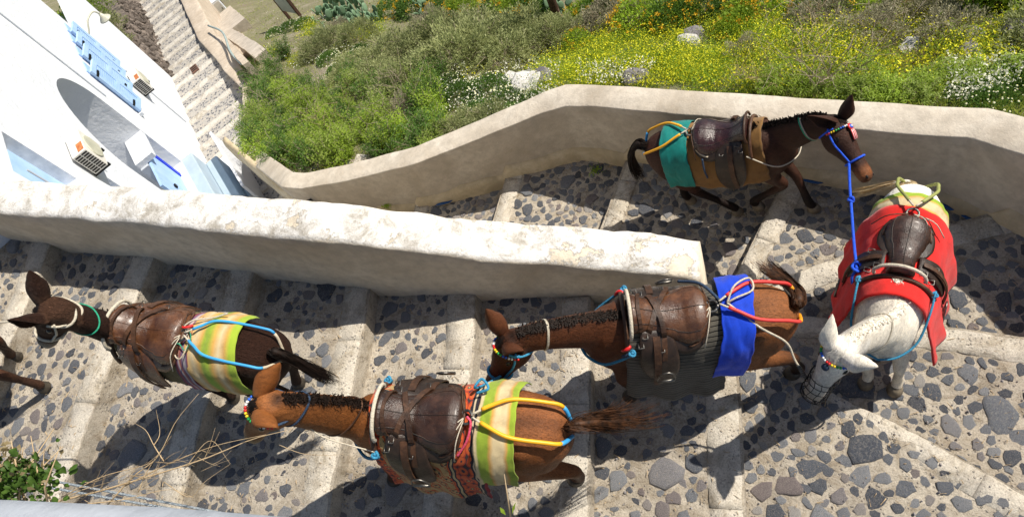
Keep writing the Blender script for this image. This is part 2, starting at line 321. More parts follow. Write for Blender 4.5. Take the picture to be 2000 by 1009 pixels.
# ------------------------------------------------------------------ the stepped path
YB = .12                                # foot of the wall the photographer leans over
NOS = [  # nosing lines, in walking order: plan points from the middle wall outwards, height of the nosing
 ('u', [(-7.2, 3.2), (-6.1, 6.6)], -1.87), ('u', [(-5.9, 3.1), (-4.9, 6.2)], -1.68), ('u', [(-4.75, 3.1), (-4.15, 5.6)], -1.49),
 ('u', [(-3.95, 3.0), (-3.65, 4.69), (-3.52, 5.5)], -1.30), ('u', [(-2.85, 2.9), (-2.46, 4.26), (-2.21, 5.12), (-2.1, 5.5)], -1.12),
 ('u', [(-1.50, 2.8), (-1.11, 3.8), (-.69, 4.82), (-.6, 5.1)], -.94), ('u', [(-.12, 2.6), (.18, 2.92), (.54, 3.48), (.9, 4.03), (1.4, 4.75)], -.76),
 ('f', [(-.08, 2.5), (.40, 2.68), (.83, 2.84), (1.33, 2.95), (3.3, 3.25)], -.60), ('f', [(-.06, 2.46), (.32, 2.42), (.61, 2.32), (1.61, 2.10), (2.22, 1.91), (3.6, 1.5)], -.44),
 ('f', [(-.05, 2.42), (.30, 1.90), (.89, 1.46), (1.17, 1.28), (1.82, .74), (3.3, -.45)], -.27), ('l', [(.06, 2.45), (.03, 1.60), (-.07, .64), (-.12, YB-.2)], -.05),
 ('l', [(-1.10, 2.5), (-1.14, 1.75), (-1.21, .66), (-1.24, YB-.2)], .15), ('l', [(-2.12, 2.66), (-2.11, 2.05), (-2.26, .8), (-2.32, YB-.2)], .35),
 ('l', [(-3.10, 2.75), (-3.11, 2.18), (-3.24, 1.08), (-3.30, YB-.2)], .55), ('l', [(-4.29, 3.1), (-4.31, 2.64), (-4.54, 1.6), (-4.56, YB-.2)], .75),
 ('l', [(-5.35, 3.35), (-5.44, 2.86), (-5.62, 1.57), (-5.80, YB-.2)], .95), ('l', [(-6.65, 3.55), (-6.64, 2.97), (-6.95, YB-.2)], 1.15), ('l', [(-7.8, 3.8), (-8.2, YB-.2)], 1.35), ('l', [(-9.0, 4.1), (-9.5, YB-.2)], 1.55)]
NA = 17
LINES = [resample([(x, y, 0) for x, y in p], NA) for _, p, _ in NOS]
RISE = .165
def tread_pt(k, t, q):                  # t along the nosing, q from this nosing (0) to the next one (1)
    x = t*(NA-1); i = min(int(x), NA-2); u = x-i
    a = LINES[k][i].lerp(LINES[k][i+1], u); b = LINES[k+1][i].lerp(LINES[k+1][i+1], u); p = a.lerp(b, q)
    up = NOS[k+1][2]-NOS[k][2]-RISE*(1 if NOS[k][0] != 'f' else .85)
    p.z = NOS[k][2]+up*q; return p
def ground(x, y):                       # height of the path under a plan point
    best = None
    for k in range(len(NOS)-1):
        for ti in range(0, 25):
            a = tread_pt(k, ti/24, 0); b = tread_pt(k, ti/24, 1); ab = (b-a).xy; L = ab.length_squared
            if L < 1e-6: continue
            q = max(0, min(1, (Vector((x, y))-a.xy).dot(ab)/L)); p = tread_pt(k, ti/24, q); d = (p.xy-Vector((x, y))).length
            if best is None or d < best[0]-1e-6: best = (d, p.z)
    return best[1]
COBBLES = []
for i in range(30):                     # shared stone meshes: flat-topped uneven lumps
    rnd = random.Random(i); n = rnd.choice((8, 9, 10, 11)); asp = rnd.uniform(.62, 1.0); c3 = [rnd.uniform(0, 6.28) for _ in range(3)]; tl = (rnd.uniform(-.07, .07), rnd.uniform(-.07, .07))
    ang = [2*math.pi*(j+rnd.uniform(-.35, .35))/n for j in range(n)]; rr = [1+.16*math.cos(2*a+c3[0])+.13*math.cos(3*a+c3[1])+rnd.uniform(-.13, .10) for a in ang]; vs = []
    for sc, z, jz in ((1.03, -.35, 0), (1.0, -.02, .02), (.93, .10, .03), (.76, .165, .04), (.42, .19, .05)):
        vs += [(math.cos(a)*r*sc*.97, math.sin(a)*r*sc*asp, z+rnd.uniform(-jz, jz)+(tl[0]*math.cos(a)+tl[1]*math.sin(a))*(z > 0)) for a, r in zip(ang, rr)]
    fs = [(a*n+j, a*n+(j+1) % n, (a+1)*n+(j+1) % n, (a+1)*n+j) for a in range(4) for j in range(n)]+[tuple(4*n+j for j in range(n))]
    me = bpy.data.meshes.new('cobble'); me.from_pydata(vs, [], fs); me.update(); me.materials.append(MT['cobble_basalt'])
    me.polygons.foreach_set('use_smooth', [i % 4 != 0]*len(me.polygons)); COBBLES.append(me)
def grid_mesh(fn, nu, nv):
    vs = [fn(i/(nu-1), j/(nv-1)) for i in range(nu) for j in range(nv)]
    fs = [(i*nv+j, (i+1)*nv+j, (i+1)*nv+j+1, i*nv+j+1) for i in range(nu-1) for j in range(nv-1)]; return vs, fs
CORD = {'u': .185, 'f': .20, 'l': .25}
for k in range(len(NOS)-1):
    kind, kw = NOS[k][0], CORD[NOS[k][0]]
    mb = MB()
    def top(a, b):
        p = tread_pt(k, a, -.02+1.06*b); p.z += -.012+.014*nz(p.x, p.y, k, 2.2)+.007*nz(p.x, p.y, k, 11)+.006*nz(p.x, p.y, k, 27); return p
    vs, fs = grid_mesh(top, 110, 62); mb.add(vs, fs)
    lo = [Vector((v.x, v.y, v.z-.7)) for v in (top(i/35, 0) for i in range(36))]; mb.add([top(i/35, 0) for i in range(36)]+lo, [(i, i+1, 37+i, 36+i) for i in range(35)])
    step = mb.build('path_step', 'mortar'); tag(step, kind='structure')
    # kerb stones along the nosing
    mid = (tread_pt(k, .5, 1)-tread_pt(k, .5, 0)).xy.length; L = sum((LINES[k][i+1]-LINES[k][i]).length for i in range(NA-1)); rnd = random.Random(100+k)
    cuts = [0]; 
    while cuts[-1] < 1: cuts.append(min(1, cuts[-1]+rnd.uniform(.55, 1.05)/L))
    if len(cuts) > 2 and cuts[-1]-cuts[-2] < .1: cuts.pop(-2)
    for c0, c1 in zip(cuts, cuts[1:]):
        ns = max(3, int((c1-c0)*L/.045)); rings = []; g = .0015/L; jo = rnd.uniform(-.003, .004); jw = rnd.uniform(.96, 1.04)
        for i in range(ns):
            tt = c0+g+(c1-c0-2*g)*i/(ns-1); p = tread_pt(k, tt, 0); d = (tread_pt(k, tt, 1)-p).xy; ln = max(d.length, 1e-4); tg = (tread_pt(k, min(1, tt+.03), 0)-tread_pt(k, max(0, tt-.03), 0)).xy; pn = Vector((-tg.y, tg.x)).normalized(); d = pn if pn.dot(d) > 0 else -pn; wd = min(kw*jw, ln*.6)
            wv = lambda f, s: nz(p.x, p.y, s, f)
            def q(u, z, s): e = Vector((p.x+d.x*(u*wd), p.y+d.y*(u*wd), p.z+z)); j_ = .016*wv(5, s)+.010*wv(17, s+1); e.x += j_*d.x; e.y += j_*d.y; e.z += .006*wv(7, s+3)+.005*wv(23, s); return e
            rings.append([q(-.02, -.42, 1), q(-.03, -.05, 1), q(-.015, -.012+jo, 2), q(.03, .003+jo, 3), q(.5, .006+jo, 4), q(.96, .004+jo, 5), q(1.0, -.012, 6), q(1.0, -.42, 6)])
        MB().loft(rings).build('kerb_stone', 'kerb_rock', step)
    # cobbles
    dens, rmin, rmax = {'u': (1.0, .034, .088), 'f': (.95, .036, .092), 'l': (.80, .028, .085)}[kind]
    placed = []; tries = 0; area = L*mid*.75; want = int(area*{'u': 125, 'f': 100, 'l': 58}[kind]); rnd = random.Random(k*13+5)
    if k < 3: want = want//3
    big = [rnd.uniform(.10, .16) for _ in range(2 if kind != 'f' else 4)]
    while len(placed) < want and tries < want*22:
        tries += 1; tt = rnd.uniform(.01, .99); qv = rnd.uniform(.02, 1.0); a, b = tread_pt(k, tt, 0), tread_pt(k, tt, 1); ln = (b-a).xy.length
        r = big.pop() if big else rmin+(rmax-rmin)*rnd.random()**1.5
        if tries > want*6: r = min(r, rmin*1.4)
        if qv*ln < kw+r*.8 or (1-qv)*ln < r*.85: continue
        p = a.lerp(b, qv)
        if any((p.xy-o[0].xy).length < (r+o[1])*.86+.006 for o in placed): continue
        placed.append((p, r)); p = tread_pt(k, tt, qv); o = link('cobble', COBBLES[rnd.randrange(30)], step)
        o.location = (p.x, p.y, p.z-.012+.014*nz(p.x, p.y, k, 2.2)+r*rnd.uniform(-.05, .10)); o.rotation_euler = (rnd.uniform(-.06, .06), rnd.uniform(-.06, .06), rnd.uniform(0, 6.28)); o.scale = (r*1.08, r*1.08, r*rnd.uniform(.6, 1.0))

# straw, grit and droppings lying on the steps
lv, lf = [], []; lr_ = random.Random(77)
for _ in range(2600):
    k = lr_.randrange(3, len(NOS)-2); p = tread_pt(k, lr_.random(), lr_.uniform(.03, .97)); p.z += .006; a = lr_.uniform(0, 6.28); L = lr_.uniform(.006, .03) if lr_.random() < .7 else lr_.uniform(.03, .07); d = Vector((math.cos(a), math.sin(a), 0)); n_ = Vector((-d.y, d.x, 0))*lr_.uniform(.0015, .004); o = len(lv); lv += [p-n_, p+n_, p+d*L+n_*.6+Vector((0, 0, .003)), p+d*L-n_*.6+Vector((0, 0, .003)), p+d*L*.5+Vector((0, 0, .008))]; lf += [(o, o+1, o+4), (o+1, o+2, o+4), (o+2, o+3, o+4), (o+3, o, o+4)]
me = bpy.data.meshes.new('straw_litter'); me.from_pydata([tuple(v) for v in lv], [], lf); me.materials.append(MT['dry_twig']); tag(link('straw_litter', me), kind='stuff')
gv, gf = [], []
for _ in range(2400):
    k = lr_.randrange(3, len(NOS)-2); p = tread_pt(k, lr_.random(), lr_.uniform(.03, .99)); s_ = lr_.uniform(.004, .013); o = len(gv); gv += [p+Vector((math.cos(a)*s_*lr_.uniform(.7, 1.3), math.sin(a)*s_*lr_.uniform(.7, 1.3), -.006)) for a in (0, 1.5, 3.1, 4.7)]+[p+Vector((0, 0, s_*.8))]; gf += [(o+q, o+(q+1) % 4, o+4) for q in range(4)]
me = bpy.data.meshes.new('loose_grit'); me.from_pydata([tuple(v) for v in gv], [], gf); me.materials.append(MT['field_rock']); tag(link('loose_grit', me), kind='stuff')

# ------------------------------------------------------------------ walls
def wall_mesh(name, inner, outer, zbot, mat, seg=.12, rough=.012, edge=.035, foot=None):
    """inner / outer: lists of (x, y, z) along the top; each face goes down to zbot"""
    L = sum((Vector(b)-Vector(a)).length for a, b in zip(inner, inner[1:])); n = max(8, int(L/seg)); A = resample(inner, n); B = []
    d = [0]
    for a, b in zip(inner, inner[1:]): d.append(d[-1]+(Vector(b)-Vector(a)).length)
    for i in range(n):
        q = d[-1]*i/(n-1); k = 0
        while k < len(inner)-2 and d[k+1] < q: k += 1
        u = (q-d[k])/max(d[k+1]-d[k], 1e-9); B.append(Vector(outer[k]).lerp(Vector(outer[k+1]), u))
    rings = []; hs = (0, .12, .3, .5, .75, 1.0, 1.4)
    for a, b in zip(A, B):
        c = (b-a).xy; c = Vector((c.x, c.y, 0)).normalized(); ring = []
        zi = zbot if foot is None else foot
        for h in reversed(hs[1:]): ring.append(Vector((a.x, a.y, max(zbot, a.z-edge-h*1.0)))-c*0)
        ring.append(Vector((a.x, a.y, a.z-edge))); ring.append(a+c*edge*.3+Vector((0, 0, -edge*.3))); ring.append(a+c*edge)
        for u in (.3, .5, .7): ring.append(a.lerp(b, u)+Vector((0, 0, .008)))
        ring.append(b-c*edge); ring.append(b-c*edge*.3+Vector((0, 0, -edge*.3))); ring.append(Vector((b.x, b.y, b.z-edge)))
        for h in hs[1:]: ring.append(Vector((b.x, b.y, b.z-edge-h)))
        ring[0].z = ring[-1].z = zbot
        out = []
        for p in ring:
            k = nz(p.x, p.y, p.z, 3.0)*rough+nz(p.x, p.y, p.z, 11.0)*rough*.4; kz = nz(p.x+7, p.y, p.z, 3.5)*rough+nz(p.x, p.y+4, p.z, 14)*rough*.5
            out.append(p+Vector((c.x*k, c.y*k, kz)))
        rings.append(out)
    return MB().loft(rings).build(name, mat)
# the middle wall between the two flights: face towards the lower flight, top worn and flaking
FACE = [(-9.2, 4.12), (-6.89, 3.50), (-5.40, 3.22), (-4.32, 2.97), (-3.13, 2.70), (-2.18, 2.59), (-1.63, 2.565), (-.94, 2.51), (-.45, 2.43), (-.20, 2.40), (.06, 2.38)]
def on_face(px, py):                    # meet a pixel's direction with the upright plane of the wall face
    r = ray(px, py); best = None
    for (x0, y0), (x1, y1) in zip(FACE, FACE[1:]):
        nx, ny = y1-y0, x0-x1; t = (x0*nx+y0*ny)/(r[0]*nx+r[1]*ny); p = Vector((r[0]*t, r[1]*t, CZ+r[2]*t))
        if t > 0 and min(x0, x1)-.02 <= p.x <= max(x0, x1)+.02: best = p
    return best
TOPLOW = [(-6, 416.5), (100, 424), (250, 434), (380, 447), (500, 460), (600, 468), (696, 477), (857, 498), (1035, 514), (1178, 524), (1300, 536), (1368, 547)]
inn = [p for p in (on_face(*q) for q in TOPLOW) if p is not None]
inn = [Vector((-9.2, 4.12, 2.35))]+inn
out_ = []
for i, p in enumerate(inn):
    a, b = inn[max(0, i-1)], inn[min(len(inn)-1, i+1)]; d = (b-a).xy.normalized(); out_.append(Vector((p.x-d.y*.37, p.y+d.x*.37, p.z+.01)))
    if out_[-1].y < p.y: out_[-1] = Vector((p.x+d.y*.37, p.y-d.x*.37, p.z+.01))
mw = wall_mesh('middle_wall', inn, out_, -2.6, 'cream_plaster', .06, .02, .045)
tag(mw, 'thick plaster wall with flaking white top between the two cobbled flights', 'wall')
# parapet along the outer side of the upper flight, running on down beside the far stairs
PAR = [((3.75, -.9), (4.05, -.9), .85), ((3.55, .9), (3.88, 1.0), .68), ((3.12, 2.1), (3.42, 2.26), .52), ((2.72, 2.78), (2.95, 3.02), .40), ((2.38, 3.13), (2.56, 3.41), .30), ((2.11, 3.43), (2.33, 3.68), .20), ((1.79, 3.58), (1.97, 3.84), .15), ((1.29, 3.80), (1.40, 4.09), .10), ((-.59, 4.63), (-.50, 4.91), -.05),
 ((-1.02, 4.84), (-1.0, 5.14), -.11), ((-1.29, 4.94), (-1.28, 5.25), -.15), ((-1.6, 4.96), (-1.55, 5.26), -.20), ((-2.55, 4.87), (-2.40, 5.18), -.35), ((-3.25, 4.81), (-3.26, 5.08), -.45), ((-4.3, 4.93), (-4.25, 5.20), -.66), ((-5.15, 5.09), (-5.08, 5.34), -.83),
 ((-5.52, 5.24), (-5.38, 5.46), -.90), ((-6.66, 6.23), (-6.45, 6.40), -1.2), ((-7.30, 7.62), (-7.02, 7.52), -1.7), ((-7.86, 8.68), (-7.56, 8.62), -2.1), ((-8.82, 9.72), (-8.52, 9.86), -2.5), ((-9.53, 10.6), (-9.20, 10.84), -2.8), ((-10.48, 11.67), (-10.08, 11.80), -3.1), ((-12.37, 14.39), (-11.98, 14.52), -3.8), ((-15.5, 19), (-15.1, 19.2), -5.0)]
TURN = 16
KF = 1.3                                # everything past the bend lies farther off and lower than the parapet's own slope
PAR = PAR[:TURN+1]+[((-7.60, 7.16), (-7.42, 7.36), -2.22)]+[((a[0]*KF, a[1]*KF), (b[0]*KF, b[1]*KF), CZ+KF*(z-CZ)) for a, b, z in PAR[TURN+2:]]
pw = wall_mesh('parapet_wall', [(*a, z) for a, b, z in PAR[:TURN+2]], [(*b, z) for a, b, z in PAR[:TURN+2]], -6, 'parapet_plaster', .06, .006, .012)
tag(pw, 'smooth beige parapet wall bending along the upper cobbled flight', 'wall')
fw_ = wall_mesh('stair_wall', [(*a, z-.004) for a, b, z in PAR[TURN+1:]], [(*b, z-.004) for a, b, z in PAR[TURN+1:]], -11, 'far_wall_plaster', .15, .02, .03)
tag(fw_, 'pinkish plaster wall descending beside the narrow far stairs', 'wall')
# rough plaster skirting along the foot of the parapet, with leftover blue paint strokes and a bulkhead lamp
sk = MB(); rings = []
for p in resample([(*a, z) for a, b, z in PAR[1:TURN+2]], 150):
    i = min(range(len(PAR)-1), key=lambda j: (Vector(PAR[j][0])+Vector(PAR[j+1][0])-2*p.xy).length); d = (Vector(PAR[i+1][0])-Vector(PAR[i][0])).normalized(); nrm = Vector((-d.y, d.x))
    if nrm.dot(-p.xy) < 0: nrm = -nrm
    c = Vector((p.x+nrm.x*.03, p.y+nrm.y*.03)); g = ground(c.x, c.y) if c.x < 3 else -.3; h = .16+.07*nz(p.x, p.y, 0, 1.3)+.03*nz(p.x, p.y, 3, 6); k = .055+.02*nz(p.x, p.y, 5, 2)
    rings.append([Vector((p.x-nrm.x*.05, p.y-nrm.y*.05, g-.3)), Vector((p.x+nrm.x*(k+.04), p.y+nrm.y*(k+.04), g-.3)), Vector((p.x+nrm.x*(k+.02), p.y+nrm.y*(k+.02), g+.01)), Vector((p.x+nrm.x*k, p.y+nrm.y*k, g+h*.6)), Vector((p.x+nrm.x*(k-.03), p.y+nrm.y*(k-.03), g+h)), Vector((p.x-nrm.x*.05, p.y-nrm.y*.05, g+h+.02))])
sk.loft(rings).build('skirting', 'skirting_plaster', pw)
for (px, py, L, a) in ((862, 377, .26, 0), (765, 397, .30, 0), (1590, 333, .22, 0), (1850, 401, .13, 0), (1915, 404, .16, 0)):
    z = -.7 if px > 1300 else -1.2
    p = W(px, py, z); i = min(range(len(PAR)-1), key=lambda j: (Vector(PAR[j][0])+Vector(PAR[j+1][0])-2*p.xy).length); d = (Vector(PAR[i+1][0])-Vector(PAR[i][0])).normalized(); nrm = Vector((-d.y, d.x))
    if nrm.dot(-p.xy) < 0: nrm = -nrm
    q = Vector(PAR[i][0]); q = q+d*(p.xy-q).dot(d)+nrm*.078; g = ground(q.x, q.y)
    MB().tube([Vector((q.x+d.x*u*L, q.y+d.y*u*L, g+.035+.01*math.sin(u*9))) for u in (-.5, -.3, 0, .3, .5)], [.004, .016, .02, .014, .004], 6, flat=.6).build('blue_paint_stroke', 'blue_mark', pw)
lp = empty('bulkhead_lamp', (-5.16, 5.03, -1.12), R(-75)); tag(lp, 'small caged lamp with white conduit on the parapet face', 'lamp')
MB().box((0, 0, 0), (.03, .10, .16)).build('back_plate', 'dark_metal', lp, False)
MB().loft([[Vector((x, math.cos(a)*r, math.sin(a)*r*1.5)) for a in (j*math.pi/5 for j in range(10))] for x, r in ((.015, .04), (.05, .038), (.075, .02))]).build('glass', 'appliance_enamel', lp)
for a in (-1, 0, 1): MB().tube([(.01, a*.03, -.075), (.07, a*.03, -.05), (.088, a*.025, 0), (.07, a*.03, .05), (.01, a*.03, .075)], .005, 5).build('cage_wire', 'dark_metal', lp)
MB().tube([(.0, 0, -.08), (.01, .0, -.22), (-.01, .02, -.4)], .014, 6).build('conduit', 'white_wash', lp)
# the wall the photographer leans over: near edge at the bottom left
nw = MB(); rings = []
EDG = [Vector((p.x, p.y, p.z)) for p in (W(-900, 955, 4.85), W(-300, 962, 4.85), W(0, 972, 4.85), W(300, 986, 4.85), W(620, 1011, 4.85), W(1000, 1060, 4.85), W(1600, 1130, 4.85))]
for p in resample(EDG, 60):
    rings.append([Vector((p.x, min(p.y, YB)-.02, -1.2)), Vector((p.x, p.y-.02, 2.5)), Vector((p.x, p.y-.012, 4.78)), Vector((p.x, p.y, 4.83)), Vector((p.x, p.y-.02, 4.85)), Vector((p.x, p.y-.25, 4.86)), Vector((p.x, p.y-.27, 4.80)), Vector((p.x, p.y-.27, -1.2))])
tag(nw.loft(rings).build('lookout_wall', 'near_wall_paint'), 'blue grey wall edge in the near corner below the cables', 'wall')

# ------------------------------------------------------------------ hillside, sea
def hz(x, y): return 1.353+.0272*x-.485*y+.16*nz(x, y, 1, .55)+.07*nz(x, y, 2, 1.7)+.02*nz(x, y, 4, 6)
def on_hill(px, py):
    r = ray(px, py); z = -1.5; p = None
    for _ in range(14):
        t = (z-CZ)/r[2]; p = Vector((r[0]*t, r[1]*t, z)); z = .5*z+.5*hz(p.x, p.y)
    return Vector((p.x, p.y, hz(p.x, p.y)))
CEN = [Vector(a).lerp(Vector(b), .55) for a, b, z in PAR]
poly = [(c.x, c.y) for c in CEN]+[(-20.0, 60), (-60, 60), (-60, -40), (4, -40)]
def inside(X, Y):
    c = np.zeros(X.shape, bool); n = len(poly)
    for i in range(n):
        x0, y0 = poly[i]; x1, y1 = poly[(i+1) % n]
        with np.errstate(divide='ignore', invalid='ignore'):
            k = ((y0 > Y) != (y1 > Y)) & (X < (x1-x0)*(Y-y0)/(y1-y0)+x0)
        c ^= k
    return c
def sheet(name, xs, ys, mat, hf, cull=None):
    X, Y = np.meshgrid(xs, ys, indexing='ij'); Z = np.array([[hf(x, y) for y in ys] for x in xs]); nx, ny = X.shape
    I = np.arange(nx*ny).reshape(nx, ny); F = np.stack([I[:-1, :-1], I[1:, :-1], I[1:, 1:], I[:-1, 1:]], -1).reshape(-1, 4)
    if cull is not None:
        cx = (X[:-1, :-1]+X[1:, 1:])/2; cy = (Y[:-1, :-1]+Y[1:, 1:])/2; F = F[~cull(cx, cy).ravel()]
    return np_mesh(name, np.stack([X, Y, Z], -1).reshape(-1, 3), F, mat, None, True)
tag(sheet('hillside', np.arange(-18, 9, .12), np.arange(-2, 22, .12), 'hill_soil', hz, inside), kind='structure')
tag(sheet('outer_hillside', np.concatenate([np.arange(-20, 8, 2.), np.arange(8, 80, 5)]), np.concatenate([np.arange(-8, 22, 2.), np.arange(22, 120, 8)]), 'hill_soil', lambda x, y: hz(x, y)-.15, lambda X, Y: inside(X, Y) | ((X > -20) & (X < 7.6) & (Y > -1.6) & (Y < 21)) | (X < 4.4) & (Y < 0)), kind='structure')
tag(sheet('sea', np.array([-2500., 0, 2500]), np.array([-2500., 0, 2500]), 'sea_water', lambda x, y: -60.0), kind='structure')
tag(sheet('lower_ground', np.arange(-60, 5, 4.), np.arange(-40, 60, 4.), 'hill_soil', lambda x, y: -12+.01*x-.3*max(0, y-18)), kind='structure')

# ------------------------------------------------------------------ white house and the stairs beside it
FU, FN = Vector((-.592, .806, 0)), Vector((.806, .592, 0)); FP0 = Vector((-8.02*KF, 6.68*KF, CZ+KF*(-2.1-CZ)))
def FP(s, z, o=0.0): return FP0+FU*(s*KF)+FN*(o*KF)+Vector((0, 0, (z+2.1)*KF))
def fbox(mb, s0, s1, z0, z1, o0, o1):
    P = [FP(s, z, o) for s in (s0, s1) for o in (o0, o1) for z in (z0, z1)]
    return mb.add(P, [(0, 1, 3, 2), (4, 6, 7, 5), (0, 4, 5, 1), (2, 3, 7, 6), (0, 2, 6, 4), (1, 5, 7, 3)])
hs = empty('white_house', FP(-1, -2.1, 0)); HSI = Matrix.Translation(hs.location).inverted()
tag(hs, 'whitewashed house with arched niche and blue shutters below the wall', 'house')
def hpart(mb, name, mat, parent=hs, smooth=False):
    o = mb.build(name, mat, None, smooth); o.parent = parent; o.matrix_parent_inverse = HSI if parent is hs else Matrix.Identity(4)
    return o
bmh = bmesh.new()
def loop(pts):
    vs = [bmh.verts.new(FP(s, z)) for s, z in pts]; return [bmh.edges.new((vs[i], vs[(i+1) % len(vs)])) for i in range(len(vs))]
AS0, AS1, ASP, ABOT = -2.16, -.36, .35, -1.2
arch = [(AS1, ABOT), (AS1, ASP)]+[((AS0+AS1)/2+.9*math.cos(a), ASP+.9*math.sin(a)) for a in (math.pi*k/24 for k in range(1, 24))]+[(AS0, ASP), (AS0, ABOT)]
door2 = [(-3.62, -.9), (-2.92, -.9), (-2.92, 1.02), (-3.62, 1.02)]
winl = [(-4.1, 1.55), (-3.45, 1.55), (-3.45, 2.35), (-4.1, 2.35)]
es = loop([(-4.6, -4.5), (2.2, -4.5), (2.2, 4.6), (-4.6, 4.6)])+loop(arch)+loop(door2)+loop(winl)
bmesh.ops.triangle_fill(bmh, use_beauty=True, edges=es)
me = bpy.data.meshes.new('facade'); bmh.to_mesh(me); bmh.free(); me.materials.append(MT['white_wash']); fo = link('facade', me, hs); fo.matrix_parent_inverse = HSI
def recess(pts, dep, name, mat, backmat):
    mb = MB(); n = len(pts); mb.add([FP(s, z, 0) for s, z in pts]+[FP(s, z, -dep) for s, z in pts], [(i, (i+1) % n, n+(i+1) % n, n+i) for i in range(n)]); a = hpart(mb, name, mat)
    c = (sum(p[0] for p in pts)/n, sum(p[1] for p in pts)/n); mb = MB(); mb.add([FP(*c, -dep)]+[FP(s, z, -dep) for s, z in pts], [(0, 1+i, 1+(i+1) % n) for i in range(n)]); hpart(mb, 'recess_back', backmat); return a
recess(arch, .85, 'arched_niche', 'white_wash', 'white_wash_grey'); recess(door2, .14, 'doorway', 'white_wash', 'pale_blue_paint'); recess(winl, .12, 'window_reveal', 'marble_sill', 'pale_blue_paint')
mb = MB(); P = [FP(2.2, -4.5), FP(2.2, 4.6), FP(2.2, 4.6, -5), FP(2.2, -4.5, -5), FP(-4.6, 4.6), FP(-4.6, 4.6, -5), FP(-4.6, -4.5), FP(-4.6, -4.5, -5)]; mb.add(P, [(0, 1, 2, 3), (1, 4, 5, 2), (4, 6, 7, 5), (2, 5, 7, 3)]); hpart(mb, 'walls_and_roof', 'white_wash')
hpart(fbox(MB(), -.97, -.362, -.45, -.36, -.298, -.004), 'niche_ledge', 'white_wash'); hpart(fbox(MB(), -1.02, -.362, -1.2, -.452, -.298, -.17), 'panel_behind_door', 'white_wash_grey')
dr = hpart(fbox(MB(), -1.55, -.62, -1.19, -.47, -.16, -.12), 'door_leaf', 'pale_blue_paint'); hpart(fbox(MB(), -.66, -.58, -1.19, -.46, -.118, -.10), 'door_stile', 'deep_blue_paint'); hpart(fbox(MB(), -1.30, -1.24, -.85, -.80, -.118, -.09), 'door_handle', 'dark_metal')
hpart(fbox(MB(), -2.158, -1.55, -1.2, -.75, -.1, -.004), 'niche_sill', 'white_wash')
for z0, z1, o0, o1 in ((-2.9, -1.22, -.2, .20), (-2.9, -1.55, .203, .42), (-2.9, -1.86, .423, .62)):
    st = hpart(fbox(MB(), -1.75, -.30, z0, z1, o0, o1), 'entrance_step', 'step_blue_grey'); bevel(st, .02)
hpart(fbox(MB(), -1.78, -.28, -3, -1.17, .62, .66), 'step_kerb', 'white_wash'); hpart(fbox(MB(), -.298, .1, -3, -1.95, -.1, .40), 'plinth', 'white_wash')
# lower terrace volume beside the house and its planting
hpart(fbox(MB(), 2.203, 5.05, -4.9, -.38, -.30, -.002), 'terrace_wall', 'white_wash'); hpart(fbox(MB(), 2.203, 5.05, -4.9, -.75, -3.5, -.303), 'terrace_floor', 'white_wash'); hpart(fbox(MB(), 2.21, 3.6, -.74, .25, -1.5, -1.2), 'terrace_inner_wall', 'white_wash'); hpart(fbox(MB(), 2.22, 2.9, -.05, .2, -1.199, -1.15), 'blue_panel', 'deep_blue_paint')
for s0, s1, z0, z1 in ((-.10, -.06, .2, 1.85), (2.20, 2.26, -2.4, -.9), (-4.0, -3.9, 1.4, 2.2)):
    hpart(MB().tube([FP((s0+s1)/2, z, .012) for z in (z0, (z0+z1)/2, z1)], .012, 6), 'cable', 'white_wash_grey')
for s0, s1, sw in ((.35, .62, .16), (.86, 1.13, .16), (1.30, 1.55, .16), (1.66, 1.90, .16)):
    sh = MB(); N = 12                   # shutter leaf standing a little open: frame, louvres and hinges
    def q(a, z, th): ang = .35; return FP(s0+a*math.cos(ang), z, .03+a*math.sin(ang)+th)
    wL = s1-s0
    def slab(mb, a0, a1, z0, z1, t0, t1):
        P = [q(a, z, t) for a in (a0, a1) for t in (t0, t1) for z in (z0, z1)]; return mb.add(P, [(0, 1, 3, 2), (4, 6, 7, 5), (0, 4, 5, 1), (2, 3, 7, 6), (0, 2, 6, 4), (1, 5, 7, 3)])
    for a0, a1, z0, z1 in ((0, .05, -.55, .38), (wL-.05, wL, -.55, .38), (.05, wL-.05, .30, .38), (.05, wL-.05, -.55, -.47), (.05, wL-.05, -.13, -.06)): slab(sh, a0, a1, z0, z1, 0, .035)
    so_ = hpart(sh, 'shutter', 'pale_blue_paint')
    for i in range(22):
        z = -.46+i*.034
        if -.15 < z < -.06: continue
        hpart(slab(MB(), .05, wL-.05, z, z+.024, .006, .026), 'louvre', 'pale_blue_paint')
    hpart(fbox(MB(), s0+.04, s1+.06, -.56, .40, .002, .02), 'shutter_backing', 'deep_blue_paint' if False else 'pale_blue_paint')
    for z in (-.42, .26): hpart(slab(MB(), -.02, .10, z, z+.035, .036, .05), 'hinge', 'dark_metal')
    hpart(fbox(MB(), s0-.02, s1+.1, -.62, -.562, .002, .06), 'window_sill', 'white_wash')
